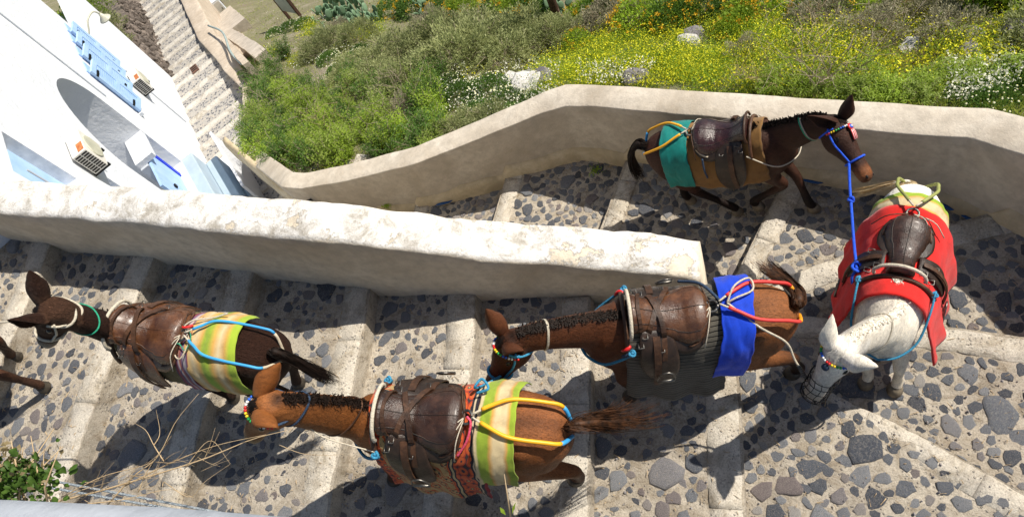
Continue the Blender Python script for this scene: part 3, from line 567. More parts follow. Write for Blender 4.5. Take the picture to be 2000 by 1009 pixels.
def aircon(s0, zt, label, sl=.40, dp=.17, h=.30):
    a = empty('air_conditioner', FP(s0+sl/2, zt-h, dp/2)); I = Matrix.Translation(a.location).inverted(); tag(a, label, 'air conditioner', 'outdoor air conditioner units on the house')
    def part(mb, n, mt): o = mb.build(n, mt, a, False); o.matrix_parent_inverse = I; return o
    bevel(part(fbox(MB(), s0, s0+sl, zt-h, zt, .03, .03+dp), 'casing', 'appliance_enamel'), .012)
    c = FP(s0+sl*.5, zt-h*.5, .032+dp); part(MB().loft([[c+FN*(o*KF)+FU*math.cos(t)*r*KF*1.25+Vector((0, 0, math.sin(t)*r*KF)) for t in (2*math.pi*j/24 for j in range(24))] for o, r in ((0, .125), (.012, .122), (.014, .10))]), 'fan_cover', 'lamp_enamel')
    for r in range(2):
        for i in range(9): part(fbox(MB(), s0-.004, s0-.001, zt-h+.02+i*.030, zt-h+.038+i*.030, .045+r*.078, .112+r*.078), 'grille_slot', 'dark_slot')
    part(fbox(MB(), s0+.02, s0+sl*.4, zt+.001, zt+.004, .12, .03+dp-.01), 'rust_patch', 'rust')
    for s_ in (.06, sl-.06): part(fbox(MB(), s0+s_-.012, s0+s_+.012, zt-h-.05, zt-h-.012, 0, .03+dp), 'bracket', 'dark_metal')
    return a
aircon(-3.13, 1.55, 'off white air conditioner unit above the pale blue door'); aircon(1.62, -.83, 'rusty air conditioner unit under the blue shutters')
lm = empty('wall_lamp', FP(2.05, .0, 0)); tag(lm, 'cream gooseneck lamp on the corner of the white house', 'lamp'); LI = Matrix.Translation(lm.location).inverted()
o = MB().tube(spline([FP(2.05, -.05, 0), FP(2.1, .0, .12), FP(2.2, .12, .25), FP(2.35, .10, .38), FP(2.42, -.02, .42)], 20), .018, 7).build('arm', 'lamp_enamel', lm); o.matrix_parent_inverse = LI
c = FP(2.42, -.03, .42); o = MB().loft([[c+Vector((math.cos(t)*r, math.sin(t)*r, z)) for t in (2*math.pi*j/16 for j in range(16))] for z, r in ((.02, .03), (-.04, .05), (-.12, .13), (-.14, .14))]).build('lamp_shade', 'lamp_enamel', lm); o.matrix_parent_inverse = LI
c = FP(5.25, -1.0, -.3); tag(MB().loft([[c+Vector((math.cos(t)*r, math.sin(t)*r, z)) for t in (2*math.pi*j/14 for j in range(14))] for z, r in ((-.3, .06), (-.2, .17), (0, .2), (.1, .17), (.17, .08), (.18, .02))]).build('garden_pot', 'turquoise_paint'), 'turquoise round pot at the end of the white terrace wall', 'pot')
# far stairs
def fz(s): return -2.1-.204*s
RUN = .62; n0 = -6
for i in range(n0, 18):
    s0, s1 = i*RUN, (i+1)*RUN; z = fz(s0+RUN*.9); o1 = 1.22 if i > 0 else (1.6 if i > -2 else 2.9); mb = MB(); wob = .03*math.sin(i*2.3)
    P = [FP(s, z+dz, o) for o in (-.25 if i < 8 else -.05, o1) for s, dz in ((s0+wob, .02), (s1+wob, 0), (s1+wob, -.9), (s0+wob, -.9))]; mb.add(P, [(0, 1, 5, 4), (1, 2, 6, 5), (0, 3, 2, 1), (3, 0, 4, 7), (4, 5, 6, 7)])
    st = mb.build('stair_tread', 'far_cobbles', None, False); tag(st, kind='structure')
    k = MB(); rings = []
    for j in range(8):
        o = -.24+(o1+.23)*j/7; jj = .012*nz(i*3.1, j*.9); rings.append([FP(s1-.17+jj+wob, z-.1, o), FP(s1-.17+jj+wob, z+.008, o), FP(s1+.0+wob, z+.012+jj*.3, o), FP(s1+.015+wob, z-.005, o), FP(s1+.012+wob, z-.16, o)])
    k.loft(rings).build('kerb_stone', 'far_kerb', st)
for (px, py, sz) in ((417, 363, .2), (383, 138, .17)):
    r = ray(px, py); s_ = 0
    for _ in range(12):                 # meet the flight's slope
        zz = CZ+KF*(fz(s_)-CZ); t_ = (zz-CZ)/r[2]; p = Vector((r[0]*t_, r[1]*t_, zz)); s_ = (p-FP0).dot(FU)/KF
    g = empty('drain_grate', p+Vector((0, 0, .05)), math.atan2(FU.y, FU.x)); tag(g, 'rusty iron drain grate on the far stairs beside the white house' if py > 200 else 'dark drain grate midway down the far stairs', 'grate')
    MB().box((0, 0, .02), (sz*1.4*KF, sz*KF, .03)).build('frame', 'rusty_grate', g, False)
    for j in range(7): MB().box(((j-3)*sz*.19*KF, 0, .042), (sz*.09*KF, sz*.86*KF, .014)).build('bar', 'dark_slot' if j % 2 else 'rusty_grate', g, False)
# rubble retaining wall left of the far stairs, with stones as parts
rw = MB(); P = [FP(s, z, o) for s, zt in ((5.06, -2.4), (13, -4.1)) for o, z in ((-3.6, zt), (-.22, zt), (-.22, -9), (-3.6, -9))]; rw.add(P, [(0, 1, 5, 4), (1, 2, 6, 5), (0, 3, 2, 1), (4, 5, 6, 7)]); ro = rw.build('rubble_wall', 'rubble_dark', None, False); tag(ro, 'dark rubble stone wall left of the far stairs', 'wall')
mb = MB(); P = [FP(5.06, -3.3, .05), FP(13, -5.0, .05), FP(13, -4.1, -.22), FP(5.06, -2.4, -.22), FP(5.06, -9, .05), FP(13, -9, .05)]; mb.add(P, [(0, 1, 2, 3), (0, 4, 5, 1), (0, 3, 4)]); mb.build('battered_face', 'rubble_dark', ro, False)
rnd = random.Random(4); STN = []
for i in range(8):
    b = bmesh.new(); bmesh.ops.create_icosphere(b, subdivisions=1, radius=1)
    for v in b.verts: v.co *= rnd.uniform(.75, 1.1); v.co.z *= .7
    me = bpy.data.meshes.new('stone'); b.to_mesh(me); b.free(); me.materials.append(MT['rubble_dark']); STN.append(me)
for i in range(260):
    u_, v_ = rnd.random(), rnd.random(); s_ = 5.06+5.6*u_; z0 = -3.3-.214*(s_-5.06); o = link('stone', STN[i % 8], ro); p = FP(s_, z0+.92*v_, .05-.27*v_); o.location = p; k = rnd.uniform(.06, .14); o.scale = (k*1.3, k, k); o.rotation_euler = (rnd.random()*3, rnd.random()*3, rnd.random()*6)
# ruined pale stonework and utility cabinet right of the far wall
def hill_box(name, px0, py0, px1, py1, wd, h, mat, label, cat, sink=.3):
    a, b = on_hill(px0, py0), on_hill(px1, py1); d = (b-a); L = d.xy.length; rings = []; nrm = Vector((-d.y, d.x, 0)).normalized()
    for i in range(14):
        c = a.lerp(b, i/13); k = .04*nz(c.x, c.y, 3, 3); hh = h*(1+.25*nz(c.x, c.y, 8, 2.5)); rings.append([c-nrm*(wd/2+k)+Vector((0, 0, -sink)), c-nrm*(wd/2+k)+Vector((0, 0, hh)), c+nrm*(wd/2-k)+Vector((0, 0, hh*.96)), c+nrm*(wd/2-k)+Vector((0, 0, -sink))])
    return tag(MB().loft(rings).build(name, mat, None, False), label, cat)
hill_box('low_wall', 420, 45, 520, 118, .35, .35, 'rubble_pale', 'pale ruined wall on the slope beside the far stair wall', 'wall')
hill_box('low_wall', 432, 70, 505, 150, .16, .5, 'far_wall_plaster', 'thin cream wall stepping down beside the green field', 'wall')
hill_box('terrace_slab', 428, 22, 462, 60, .9, .3, 'rubble_pale', 'flat cream slab beside the white utility cabinet', 'slab'); hill_box('terrace_slab', 455, 78, 488, 105, .6, .25, 'far_wall_plaster', 'small cream slab below the thin stepping wall', 'slab')
c = on_hill(425, 16); cb = empty('utility_cabinet', c, R(35)); tag(cb, 'white utility cabinet standing on the pale slab', 'cabinet')
bevel(MB().box((0, 0, .3), (.5, .35, .9)).build('casing', 'white_wash', cb, False), .02); MB().box((0, -.18, .3), (.42, .012, .75)).build('door', 'appliance_enamel', cb, False); MB().box((.15, -.19, .35), (.02, .02, .08)).build('handle', 'dark_metal', cb, False)
pts = [W(390, 20, -5), W(398, 60, -5.1)]; A = Vector((-10.15*KF, 11.9*KF, CZ+KF*(-2.98-CZ))); B = Vector((-8.0*KF, 9.3*KF, CZ+KF*(-2.1-CZ)))
tag(MB().tube(spline([A, A.lerp(B, .35)+Vector((.15, .1, .05)), A.lerp(B, .7), B], 20), .03, 6).build('water_pipe', 'sign_grey'), 'blue grey pipe lying along the far stair wall', 'pipe')

# ------------------------------------------------------------------ mules
# local frame of a mule: +X forward, Z up, origin on the ground under the body
TRK = [(-.735, .98, .05, .07), (-.715, .985, .10, .13), (-.66, .975, .165, .195), (-.56, .955, .215, .265), (-.44, .935, .243, .310), (-.30, .925, .25, .312), (-.14, .895, .240, .300),
       (.02, .870, .244, .295), (.18, .875, .240, .300), (.32, .90, .222, .325), (.44, .92, .198, .325), (.54, .92, .180, .27), (.62, .915, .135, .20), (.675, .905, .07, .11)]
def trunk(x):
    xs = [t[0] for t in TRK]; x = max(xs[0], min(xs[-1], x)); return [float(np.interp(x, xs, [t[i] for t in TRK])) for i in (1, 2, 3)]
def sect(zc, w, h, th, sharp=.0):       # th from the top (0), to the left (+)
    s, c = math.sin(th), math.cos(th); y = w*math.copysign(abs(s)**.88, s); z = zc+h*math.copysign(abs(c)**.95, c)
    return y, z
class Mule:
    def __init__(m, name, label, px_tail, px_with, zr, zf, s, hide, cols, poll, nose, ears, feet, group='mules climbing the cobbled steps', necklen=.66, girth=1.0, shag=False, world=None, crest=0.0):
        m.s = s; h0, h1 = 1.12*s, 1.24*s; m.cols = cols; m.girth = girth
        if world is None:
            A = W(*px_tail, zr+h0); B = W(*px_with, zf+h1); d = (B-A); m.hd = math.atan2(d.y, d.x); o = A.xy+d.xy*(.70/1.12); m.loc = Vector((o.x, o.y, zr+(zf-zr)*.625))
        else: m.loc, m.hd = Vector(world[0]), world[1]
        m.pitch = math.atan2(zf-zr, 1.12*s); m.root = empty(name, m.loc, m.hd, s); tag(m.root, label, 'mule', group)
        m.mw = Matrix.Translation(m.loc)@Matrix.Rotation(m.hd, 4, 'Z')@Matrix.Scale(s, 4); m.inv = m.mw.inverted()
        m.PT = Matrix.Translation((0, 0, .9))@Matrix.Rotation(-m.pitch, 4, 'Y')@Matrix.Translation((0, 0, -.9))
        wi = m.mw@(m.PT@Vector((.40, 0, 1.20)))
        m.poll = m.inv@Wdist(*poll, wi, necklen*s, True) if not isinstance(poll, Vector) else poll
        m.nose = m.inv@Wdist(*nose, m.mw@m.poll, .50*s) if not isinstance(nose, Vector) else nose
        m.body(ears, feet, hide, shag, crest)
    def T(m, x, th, off=0.0):           # a point on the trunk
        zc, w, h = trunk(x); y, z = sect(zc, w*m.girth, h, th); n = Vector((0, math.sin(th)/max(w, .05), math.cos(th)/max(h, .05))).normalized(); return m.PT@(Vector((x, y, z))+n*off)
    def profile(m, x):                  # cloth line over the back: follows the trunk, then hangs
        zc, w, h = trunk(x); pts = [sect(zc, w*m.girth, h, R(a)) for a in range(0, 98, 4)]; d = [0]
        for a, b in zip(pts, pts[1:]): d.append(d[-1]+math.hypot(b[0]-a[0], b[1]-a[1]))
        return pts, d
    def drape(m, x, s, off=0.0):
        pts, d = m._prof.setdefault(round(x, 3), m.profile(x)) if hasattr(m, '_prof') else (setattr(m, '_prof', {}) or m._prof.setdefault(round(x, 3), m.profile(x)))
        q = abs(s); sg = 1 if s >= 0 else -1
        if q <= d[-1]:
            k = 0
            while k < len(d)-2 and d[k+1] < q: k += 1
            u = (q-d[k])/(d[k+1]-d[k]); y = pts[k][0]+(pts[k+1][0]-pts[k][0])*u; z = pts[k][1]+(pts[k+1][1]-pts[k][1])*u; ty, tz = pts[k+1][0]-pts[k][0], pts[k+1][1]-pts[k][1]; L = math.hypot(ty, tz); ny, nz_ = -tz/L, ty/L
        else: y, z = pts[-1][0]+.06*(q-d[-1]), pts[-1][1]-(q-d[-1]); ny, nz_ = 1, 0
        return m.PT@Vector((x, sg*(y+ny*off), z+nz_*off))
    def frame(m):                       # head frame: along the face, sideways, out of the forehead
        f = (m.nose-m.poll).normalized(); nk = (m.poll-m.nb).normalized(); sd = nk.cross(f)
        if sd.length < .25: sd = Vector((0, 1, 0))
        sd.normalize()
        if sd.y < 0: sd = -sd
        up = f.cross(sd).normalized()
        if up.z < 0 and up.dot(nk) < 0: up = -up
        return f, sd, up
    def body(m, ears, feet, hide, shag, crest):
        m.hide = hide; mb = MB(); NS = 28; an = [2*math.pi*j/NS for j in range(NS)]
        mb.loft([[m.PT@Vector((x, *sect(zc, w*m.girth, h, a))) for a in an] for x, zc, w, h in TRK])
        m.nb = m.PT@Vector((.47, 0, 1.0)); P0 = m.PT@Vector((.36, 0, .98)); P1 = m.PT@Vector((.56, 0, 1.07)); nd = (m.poll-m.nb)
        f = (m.nose-m.poll).normalized(); P3 = m.poll-Vector((0, 0, .02)); P2 = P1.lerp(P3, .55)+Vector((0, 0, .03+crest))
        m.nk = spline([P0, P1, P2, P3], 13); nw = [.165, .160, .146, .132, .120, .110, .103, .097, .092, .089, .087, .083, .070]; nh = [.30, .285, .265, .235, .205, .185, .168, .155, .145, .138, .13, .115, .09]; m.nring = []
        rings = []
        for i, p in enumerate(m.nk):
            a, b = m.nk[max(0, i-1)], m.nk[min(12, i+1)]; t = (b-a).normalized(); sd = Vector((0, 0, 1)).cross(t).normalized()
            if sd.y < 0: sd = -sd
            up = t.cross(sd); up = up if up.z > 0 else -up; m.nring.append((p, t, sd, up, nw[i], nh[i])); rings.append([p+sd*math.sin(q)*nw[i]*(1-.30*max(0, math.cos(q)))+up*math.cos(q)*nh[i] for q in an])
        mb.loft(rings)
        f, sd, up = m.frame(); L = (m.nose-m.poll).length; m.hf, m.hs, m.hu, m.hL = f, sd, up, L
        HD = [(-.10, .055, .06, -.03), (-.04, .082, .095, -.035), (.08, .098, .125, -.045), (.22, .104, .138, -.055), (.34, .098, .132, -.055), (.46, .080, .108, -.045), (.60, .066, .085, -.035), (.74, .062, .072, -.028), (.86, .068, .068, -.025), (.95, .064, .062, -.028), (1.01, .048, .045, -.033), (1.03, .02, .02, -.035)]
        m.HD = HD; mb.loft([[m.H(t, q) for q in an] for t, *_ in HD])
        for (ex, ey, ez), (ra, rb, rc) in (((-.46, .125, .90), (.20, .115, .23)), ((-.44, .14, 1.10), (.10, .07, .09)), ((.37, .115, .97), (.13, .10, .23)), ((.47, .10, .80), (.12, .09, .14)), ((-.64, .075, .98), (.07, .075, .13))):
            for sg in (1, -1): mb.loft([[m.PT@Vector((ex+ra*math.cos(p_)*math.cos(q), sg*(ey*m.girth+rb*math.cos(p_)*math.sin(q)), ez+rc*math.sin(p_))) for q in an[::2]] for p_ in (R(d_) for d_ in range(-85, 86, 17))])
        # legs
        m.hoof = []
        for i, (ft, bend) in enumerate(feet):    # front left, front right, hind left, hind right
            sgn = 1 if i % 2 == 0 else -1; F = Vector(ft); hind = i > 1
            if hind: top = m.PT@Vector((-.44, sgn*.13, .92)); mid = m.PT@Vector((-.40, sgn*.165, .72)); rad = [(.155, .10), (.135, .095)]
            else: top = m.PT@Vector((.42, sgn*.115, .92)); mid = m.PT@Vector((.40, sgn*.14, .70)); rad = [(.14, .07), (.105, .072)]
            FT = F+Vector((-.03, 0, .115)); K = mid.lerp(FT, .50)
            K += (Vector((-.10-bend, 0, .04)) if hind else Vector((.05+bend, 0, .02+bend*.3)))
            pts = [top, mid, mid.lerp(K, .55)+Vector((.02 if hind else 0, 0, 0)), K, K.lerp(FT, .5), FT, F+Vector((.015, 0, .06))]
            rr = rad+[(.078, .068) if hind else (.068, .062), (.058, .046) if hind else (.05, .048), (.038, .034), (.047, .043), (.04, .04)]
            sp = spline(pts, 25); ra = [tuple(np.interp(j/24*6, range(7), [q[k] for q in rr]) for k in (0, 1)) for j in range(25)]; rings = []
            for j, p in enumerate(sp):
                t = (sp[min(24, j+1)]-sp[max(0, j-1)]).normalized(); s_ = Vector((0, 1, 0)); fx = t.cross(s_).normalized(); s_ = fx.cross(t); rings.append([p+fx*math.cos(q)*ra[j][0]+s_*math.sin(q)*ra[j][1] for q in (2*math.pi*k/14 for k in range(14))])
            mb.loft(rings); m.hoof.append((F, (F+Vector((.015, 0, .07)))))
        tmp = mb.build('tmp', 'hide'); r = tmp.modifiers.new('r', 'REMESH'); r.mode = 'VOXEL'; r.voxel_size = .0145; sm = tmp.modifiers.new('s', 'SMOOTH'); sm.factor = .5; sm.iterations = 7
        dg = bpy.context.evaluated_depsgraph_get(); dg.update(); me = bpy.data.meshes.new_from_object(tmp.evaluated_get(dg)); bpy.data.objects.remove(tmp)
        # ears: cupped leaves joined to the body mesh
        bm = bmesh.new(); bm.from_mesh(me); me0 = me; m.earbase = []
        for k, tip in enumerate(ears):
            sg = 1 if k == 0 else -1; base = m.H(.02, sg*R(38), -.02); m.earbase.append(base)
            tipv = m.inv@Wdist(*tip, m.mw@base, .27*m.s, True) if not isinstance(tip, Vector) else tip
            ax = (tipv-base).normalized(); EL = min((tipv-base).length, .28); fo = (f*.2+sd*sg*.9); fo = (fo-ax*fo.dot(ax)).normalized(); bi = ax.cross(fo); vs = {}
            for side in (0, 1):
                for i in range(11):
                    u = i/10; w = (.030+.030*math.sin(min(1, u*1.25+.12)*math.pi*.85))*(1-u**5) if u < 1 else .002; c = base+ax*EL*u+fo*.012*math.sin(u*3)
                    for j in range(9):
                        a = (j/8-.5)*R(250-90*u); rr = w*(1 if side else .80); vs[side, i, j] = bm.verts.new(c-fo*math.cos(a)*rr+bi*math.sin(a)*rr*1.05+fo*w*.4)
            for i in range(10):
                for j in range(8):
                    bm.faces.new((vs[1, i, j], vs[1, i, j+1], vs[1, i+1, j+1], vs[1, i+1, j])); bm.faces.new((vs[0, i, j+1], vs[0, i, j], vs[0, i+1, j], vs[0, i+1, j+1]))
                for j in (0, 8): bm.faces.new((vs[0, i, j], vs[1, i, j], vs[1, i+1, j], vs[0, i+1, j]))
        me = bpy.data.meshes.new('body'); bm.to_mesh(me); bm.free(); bpy.data.meshes.remove(me0)
        me.polygons.foreach_set('use_smooth', [True]*len(me.polygons)); me.materials.clear(); me.materials.append(MT[hide])
        # natural markings
        n = len(me.vertices); V = np.empty(n*3, np.float32); me.vertices.foreach_get('co', V); V = V.reshape(-1, 3); C = np.tile(np.array(m.cols['coat'], np.float32), (n, 1))
        PV = (V-np.array([0, 0, .9])); c_, s_ = math.cos(m.pitch), math.sin(m.pitch); bx = PV[:, 0]*c_+PV[:, 2]*s_
        def blend(mask, col):
            nonlocal C; mask = np.clip(mask, 0, 1)[:, None]; C = C*(1-mask)+np.array(col, np.float32)*mask
        blend((-.1-bx)/.35, m.cols.get('rump', m.cols['coat']))
        gz = np.clip((.50-V[:, 2])/.22, 0, 1)*(np.abs(V[:, 0]) < .95)*(V[:, 2] < .55); blend(gz, m.cols['leg'])
        hp = V-np.array(m.poll); hx = hp@np.array(f); hy = hp@np.array(sd); hzv = hp@np.array(up); near = (np.linalg.norm(hp-np.outer(hx, np.array(f)), axis=1) < .19)&(hx > -.12*L)&(hx < 1.1*L)
        blend(near*.9, m.cols.get('head', m.cols['coat'])); blend(near*np.clip((hx/L-.74)/.12, 0, 1), m.cols['muzzle'])
        blend(near*np.clip((hx/L-.93)/.05, 0, 1)*.6, m.cols.get('nose', m.cols['muzzle']))
        if 'stripe' in m.cols: blend(np.clip(1-np.abs(V[:, 1])/.06, 0, 1)*(V[:, 2] > 1.0)*(bx < .4)*.55, m.cols['stripe'])
        if m.cols.get('crest', True) is not False:
            cr = np.array([tuple(p+up_*h_) for p, t_, s2, up_, w_, h_ in m.nring[1:]]); dd = np.min(np.linalg.norm(V[:, None, :]-cr[None], axis=2), axis=1); blend(np.clip(1.25-dd/.06, 0, 1)*.85, m.cols.get('crest', (.012, .007, .005)))
        A = me.color_attributes.new('Col', 'FLOAT_COLOR', 'POINT'); A.data.foreach_set('color', np.concatenate([C, np.ones((n, 1), np.float32)], 1).ravel())
        m.bodyo = link('body', me, m.root); m.fur(me, V, C, .021 if shag else .011, 90000 if shag else 70000, shag)
        for i, (F, up_) in enumerate(m.hoof):
            mbh = MB(); d = (up_-F); bs = F; mbh.loft([[bs+Vector((math.cos(q)*r*1.12+dx, math.sin(q)*r, z)) for q in (2*math.pi*k/14 for k in range(14))] for z, r, dx in ((0, .058, .02), (.008, .060, .02), (.05, .050, .008), (.075, .043, 0.0))]); mbh.build('hoof', m.cols.get('hoofmat', 'hoof_horn'), m.root)
        for sg in (1, -1):
            e = m.H(.27, sg*R(66), -.012); b = MB(); b.loft([[e+f*math.cos(q)*r*1.25+up*math.sin(q)*r+sd*sg*o for q in (2*math.pi*k/12 for k in range(12))] for o, r in ((-.02, .012), (0, .021), (.010, .019), (.018, .012), (.021, .004))]).build('eye', 'eye_gloss', m.root)
            e = m.H(.955, sg*R(48), -.006); MB().loft([[e+f*math.cos(q)*r*1.3+up*math.sin(q)*r*.8+sd*sg*o for q in (2*math.pi*k/10 for k in range(10))] for o, r in ((-.015, .008), (0, .014), (.006, .012), (.009, .004))]).build('nostril', 'nostril_dark', m.root)
    def fur(m, me, V, C, ln, n, shag):  # short coat: thin hairs lying back over the hide
        rng = np.random.default_rng(11); me.calc_loop_triangles(); T = np.empty(len(me.loop_triangles)*3, np.int32); me.loop_triangles.foreach_get('vertices', T); T = T.reshape(-1, 3)
        a, b, c = V[T[:, 0]], V[T[:, 1]], V[T[:, 2]]; N = np.cross(b-a, c-a); A = np.linalg.norm(N, axis=1); N /= np.maximum(A, 1e-9)[:, None]; pick = rng.choice(len(T), n, p=A/A.sum()); u = rng.random((n, 2)); k = u.sum(1) > 1; u[k] = 1-u[k]
        P = a[pick]+(b-a)[pick]*u[:, :1]+(c-a)[pick]*u[:, 1:]; Nn = N[pick]; flow = np.array([-.8, 0, -.55])+rng.normal(size=(n, 3))*(.28 if not shag else .5); D = flow-Nn*np.sum(flow*Nn, 1, keepdims=True); D /= np.maximum(np.linalg.norm(D, axis=1, keepdims=True), 1e-6); D = D+Nn*(.22 if not shag else .42)
        S_ = np.cross(D, Nn); S_ /= np.maximum(np.linalg.norm(S_, axis=1, keepdims=True), 1e-6); L = (ln*rng.uniform(.5, 1.4, n))[:, None]; w = .0013 if not shag else .0022
        VV = np.stack([P-S_*w, P+S_*w, P+D*L], 1).reshape(-1, 3); o = np_mesh('fur', VV, np.arange(3*n).reshape(n, 3), m.hide, m.root); tag(o, kind='stuff')
        cc = C[T[pick, 0]]*rng.uniform(*((.45, 1.7) if C.mean() < .3 else (.85, 1.12)), (n, 1)).astype(np.float32); cc = np.repeat(cc, 3, 0); at_ = o.data.color_attributes.new('Col', 'FLOAT_COLOR', 'POINT'); at_.data.foreach_set('color', np.concatenate([cc, np.ones((3*n, 1), np.float32)], 1).ravel().astype(np.float32))
    def H(m, t, q, off=0.0):            # a point on the head, q from the forehead side
        ts = [h[0] for h in m.HD]; w, h, dz = (float(np.interp(t, ts, [k[i] for k in m.HD])) for i in (1, 2, 3))
        c = m.poll+m.hf*(t*m.hL)+m.hu*dz; s, cc = math.sin(q), math.cos(q); return c+m.hs*s*(w+off)*(1-.22*max(0, -cc))+m.hu*cc*(h+off)
    def ring_neck(m, i, mat, r=.008, name='neck_ring', th0=0, th1=360, off=.002, closed=True):
        k = int(i); u = i-k; a, b = m.nring[k], m.nring[min(12, k+1)]; p = a[0].lerp(b[0], u); sd = a[2].lerp(b[2], u); up = a[3].lerp(b[3], u); w = a[4]+(b[4]-a[4])*u; h = a[5]+(b[5]-a[5])*u
        pts = [p+sd*math.sin(q)*(w+off)*(1-.25*max(0, math.cos(q)))+up*math.cos(q)*(h+off) for q in (R(th0+(th1-th0)*j/32) for j in range(32 if closed else 33))]
        return MB().tube(pts, r, 6, closed).build(name, mat, m.root)
    def ring_head(m, t, mat, r=.008, name='noseband', th0=0, th1=360, parent=None, tilt=0.0, off=.007):
        pts = [m.H(t+tilt*math.cos(q), q, off) for q in (R(th0+(th1-th0)*j/32) for j in range(32 if th1-th0 >= 360 else 33))]
        return MB().tube(pts, r, 6, th1-th0 >= 360).build(name, mat, parent or m.root)
    def halter(m, mat, label, beads=True, noseband=True, cat='halter'):
        hl = empty('halter', m.loc, m.hd, m.s); tag(hl, label, cat)
        if noseband:
            m.ring_head(.66, mat, .010, 'noseband', parent=hl)
            for sg in (1, -1): MB().tube([m.H(.66-.60*u, sg*R(92-14*u), .008) for u in (j/12 for j in range(13))], .008, 6).build('cheek_rope', mat, hl)
        m.ring_head(.10, mat, .008, 'throat_rope', 60, 300, hl)
        if beads:
            cs = ['bead_red', 'bead_yellow', 'bead_green', 'bead_blue', 'bead_white']; N = 22
            for j in range(N):
                q = R(-88+176*j/(N-1)); p = m.H(.13+.03*math.cos(q), q, .012); p2 = m.H(.13+.03*math.cos(q+.05), q+.05, .012); d = (p2-p).normalized()
                MB().tube([p-d*.007, p-d*.005, p+d*.005, p+d*.007], [.004, .009, .009, .004], 7).build('bead', cs[(j//2) % 5], hl)
            MB().tube([m.H(.13-.06*u, sg*R(88), .009) for u, sg in ((0, 1), (.5, 1), (1, 1))], .006, 6).build('browband_end', mat, hl)
        return hl
    def mane(m, mat, n=700, ln=.055, side=1, stand=.75):
        V = []; F = []; rnd = random.Random(len(m.root.name)*7+int(m.s*1000))
        for k in range(n):
            x = rnd.uniform(.9, 11.6); i = int(x); u = x-i; a, b = m.nring[i], m.nring[min(12, i+1)]; p = a[0].lerp(b[0], u); up = a[3].lerp(b[3], u); sd = a[2]; t = a[1]; h = a[5]+(b[5]-a[5])*u
            p = p+up*(h-.012)+sd*rnd.gauss(0, .013); L = ln*rnd.uniform(.6, 1.35); d = (up*stand+sd*side*rnd.uniform(-.7, .8)+t*rnd.uniform(-.9, .1)).normalized(); w = t*.006; o = len(V)
            V += [p-w, p+w, p+d*L*.6+w*.7, p+d*L*.6-w*.7, p+d*L+up*-.02*side]; F += [(o, o+1, o+2), (o, o+2, o+3), (o+3, o+2, o+4)]
        for k in range(140):             # forelock
            p = m.H(rnd.uniform(-.08, .06), R(rnd.uniform(-26, 26)), -.004); d = (m.hf*.8+m.hu*.45+m.hs*rnd.uniform(-.35, .35)).normalized(); L = rnd.uniform(.03, .075); w = m.hs*.003; o = len(V)
            V += [p-w, p+w, p+d*L*.6+w*.7, p+d*L*.6-w*.7, p+d*L-m.hu*.015]; F += [(o, o+1, o+2), (o, o+2, o+3), (o+3, o+2, o+4)]
        ob = np_mesh('mane', [tuple(v) for v in V], F, mat, m.root); return ob
    def tail(m, pts, mat, n=380, spread=.10, r0=.030, root=None):
        P = [m.PT@Vector((-.69, 0, 1.10))]+[Vector(p) for p in pts]; C = spline(P, 26); MB().tube(C[:13], [r0*(1-.5*j/12) for j in range(13)], 8).build('tail_dock', m.cols.get('dockmat', mat), m.root)
        rnd = random.Random(3); V = []; F = []
        for k in range(n):
            s0 = rnd.randrange(1, 12); a0 = rnd.uniform(0, 6.28); sp = spread*rnd.random()**.5; ln = rnd.randrange(15, 27); dv = Vector((math.cos(a0), math.sin(a0)*.9, math.sin(a0+1)*.9)); wob = rnd.uniform(-.02, .02); prev = None; w = rnd.uniform(.0016, .003)
            for j in range(s0, min(ln, 26), 2):
                u = (j-s0)/(26-s0); c = C[j]+dv*(r0*.8*(1-u)+sp*u**1.15)+Vector((0, wob*math.sin(u*7), wob*math.cos(u*6))); t = (C[min(25, j+1)]-C[max(0, j-1)]).normalized(); b = t.cross(Vector((math.cos(a0*3), math.sin(a0*5), 1))).normalized()*w*(1-u*.7); o = len(V); V += [c-b, c+b]
                if prev is not None: F.append((prev, prev+1, o+1, o))
                prev = o
        return np_mesh('tail', [tuple(v) for v in V], F, mat, m.root)
    def part_root(m, name, label, cat, group=None):
        e = empty(name, m.loc, m.hd, m.s); tag(e, label, cat, group); return e
    def sheet(m, name, x0, x1, sl, sr, off, mat, label=None, cat=None, parent=None, thick=.008, wav=.012, nx=34, ns=60, tilt=0.0, edge=None, sag=0.0, flare=0.0):
        """a cloth over the back between x0 and x1, hanging sl on the left and sr on the right"""
        mb = MB(); uv = []; seed = hash(name+str(x0)) % 97
        seed = int(abs(x0*1000)+abs(sl*100)) % 97
        for i in range(nx+1):
            u = i/nx
            for j in range(ns+1):
                v = j/ns; e = edge(u) if edge else 1.0; s = (-sr*e+(sl*e+sr*e)*v); x = x0+(x1-x0)*u+tilt*s; hang = max(0, abs(s)-.30)
                o = off+wav*(.5+.5*nz(x*5, s*2.2, seed))*min(1, .35+hang*4)+hang*(.02+flare+.035*math.sin(x*26+seed+s*3))+(.018 if thick < .006 else .010)*abs(nz(x*8+s*3, s*5-x*4, seed))+.006*abs(nz(x*19, s*9, seed+2)); p = m.drape(x, s, o); p.x += .02*nz(s*4, u*2, seed+5)+.010*nz(s*16, u, seed); p.z -= sag*math.sin(u*math.pi)*abs(s); mb.v.append(tuple(p)); uv.append((u, s*1.0))
        w_ = ns+1; mb.f = [(i*w_+j, (i+1)*w_+j, (i+1)*w_+j+1, i*w_+j+1) for i in range(nx) for j in range(ns)]; mb.uv = uv
        o = mb.build(name, mat, parent); so2 = o.modifiers.new('thickness', 'SOLIDIFY'); so2.thickness = thick; so2.offset = 1
        if parent is None:
            o.location = m.loc; o.rotation_euler = (0, 0, m.hd); o.scale = (m.s,)*3; tag(o, label, cat)
        return o
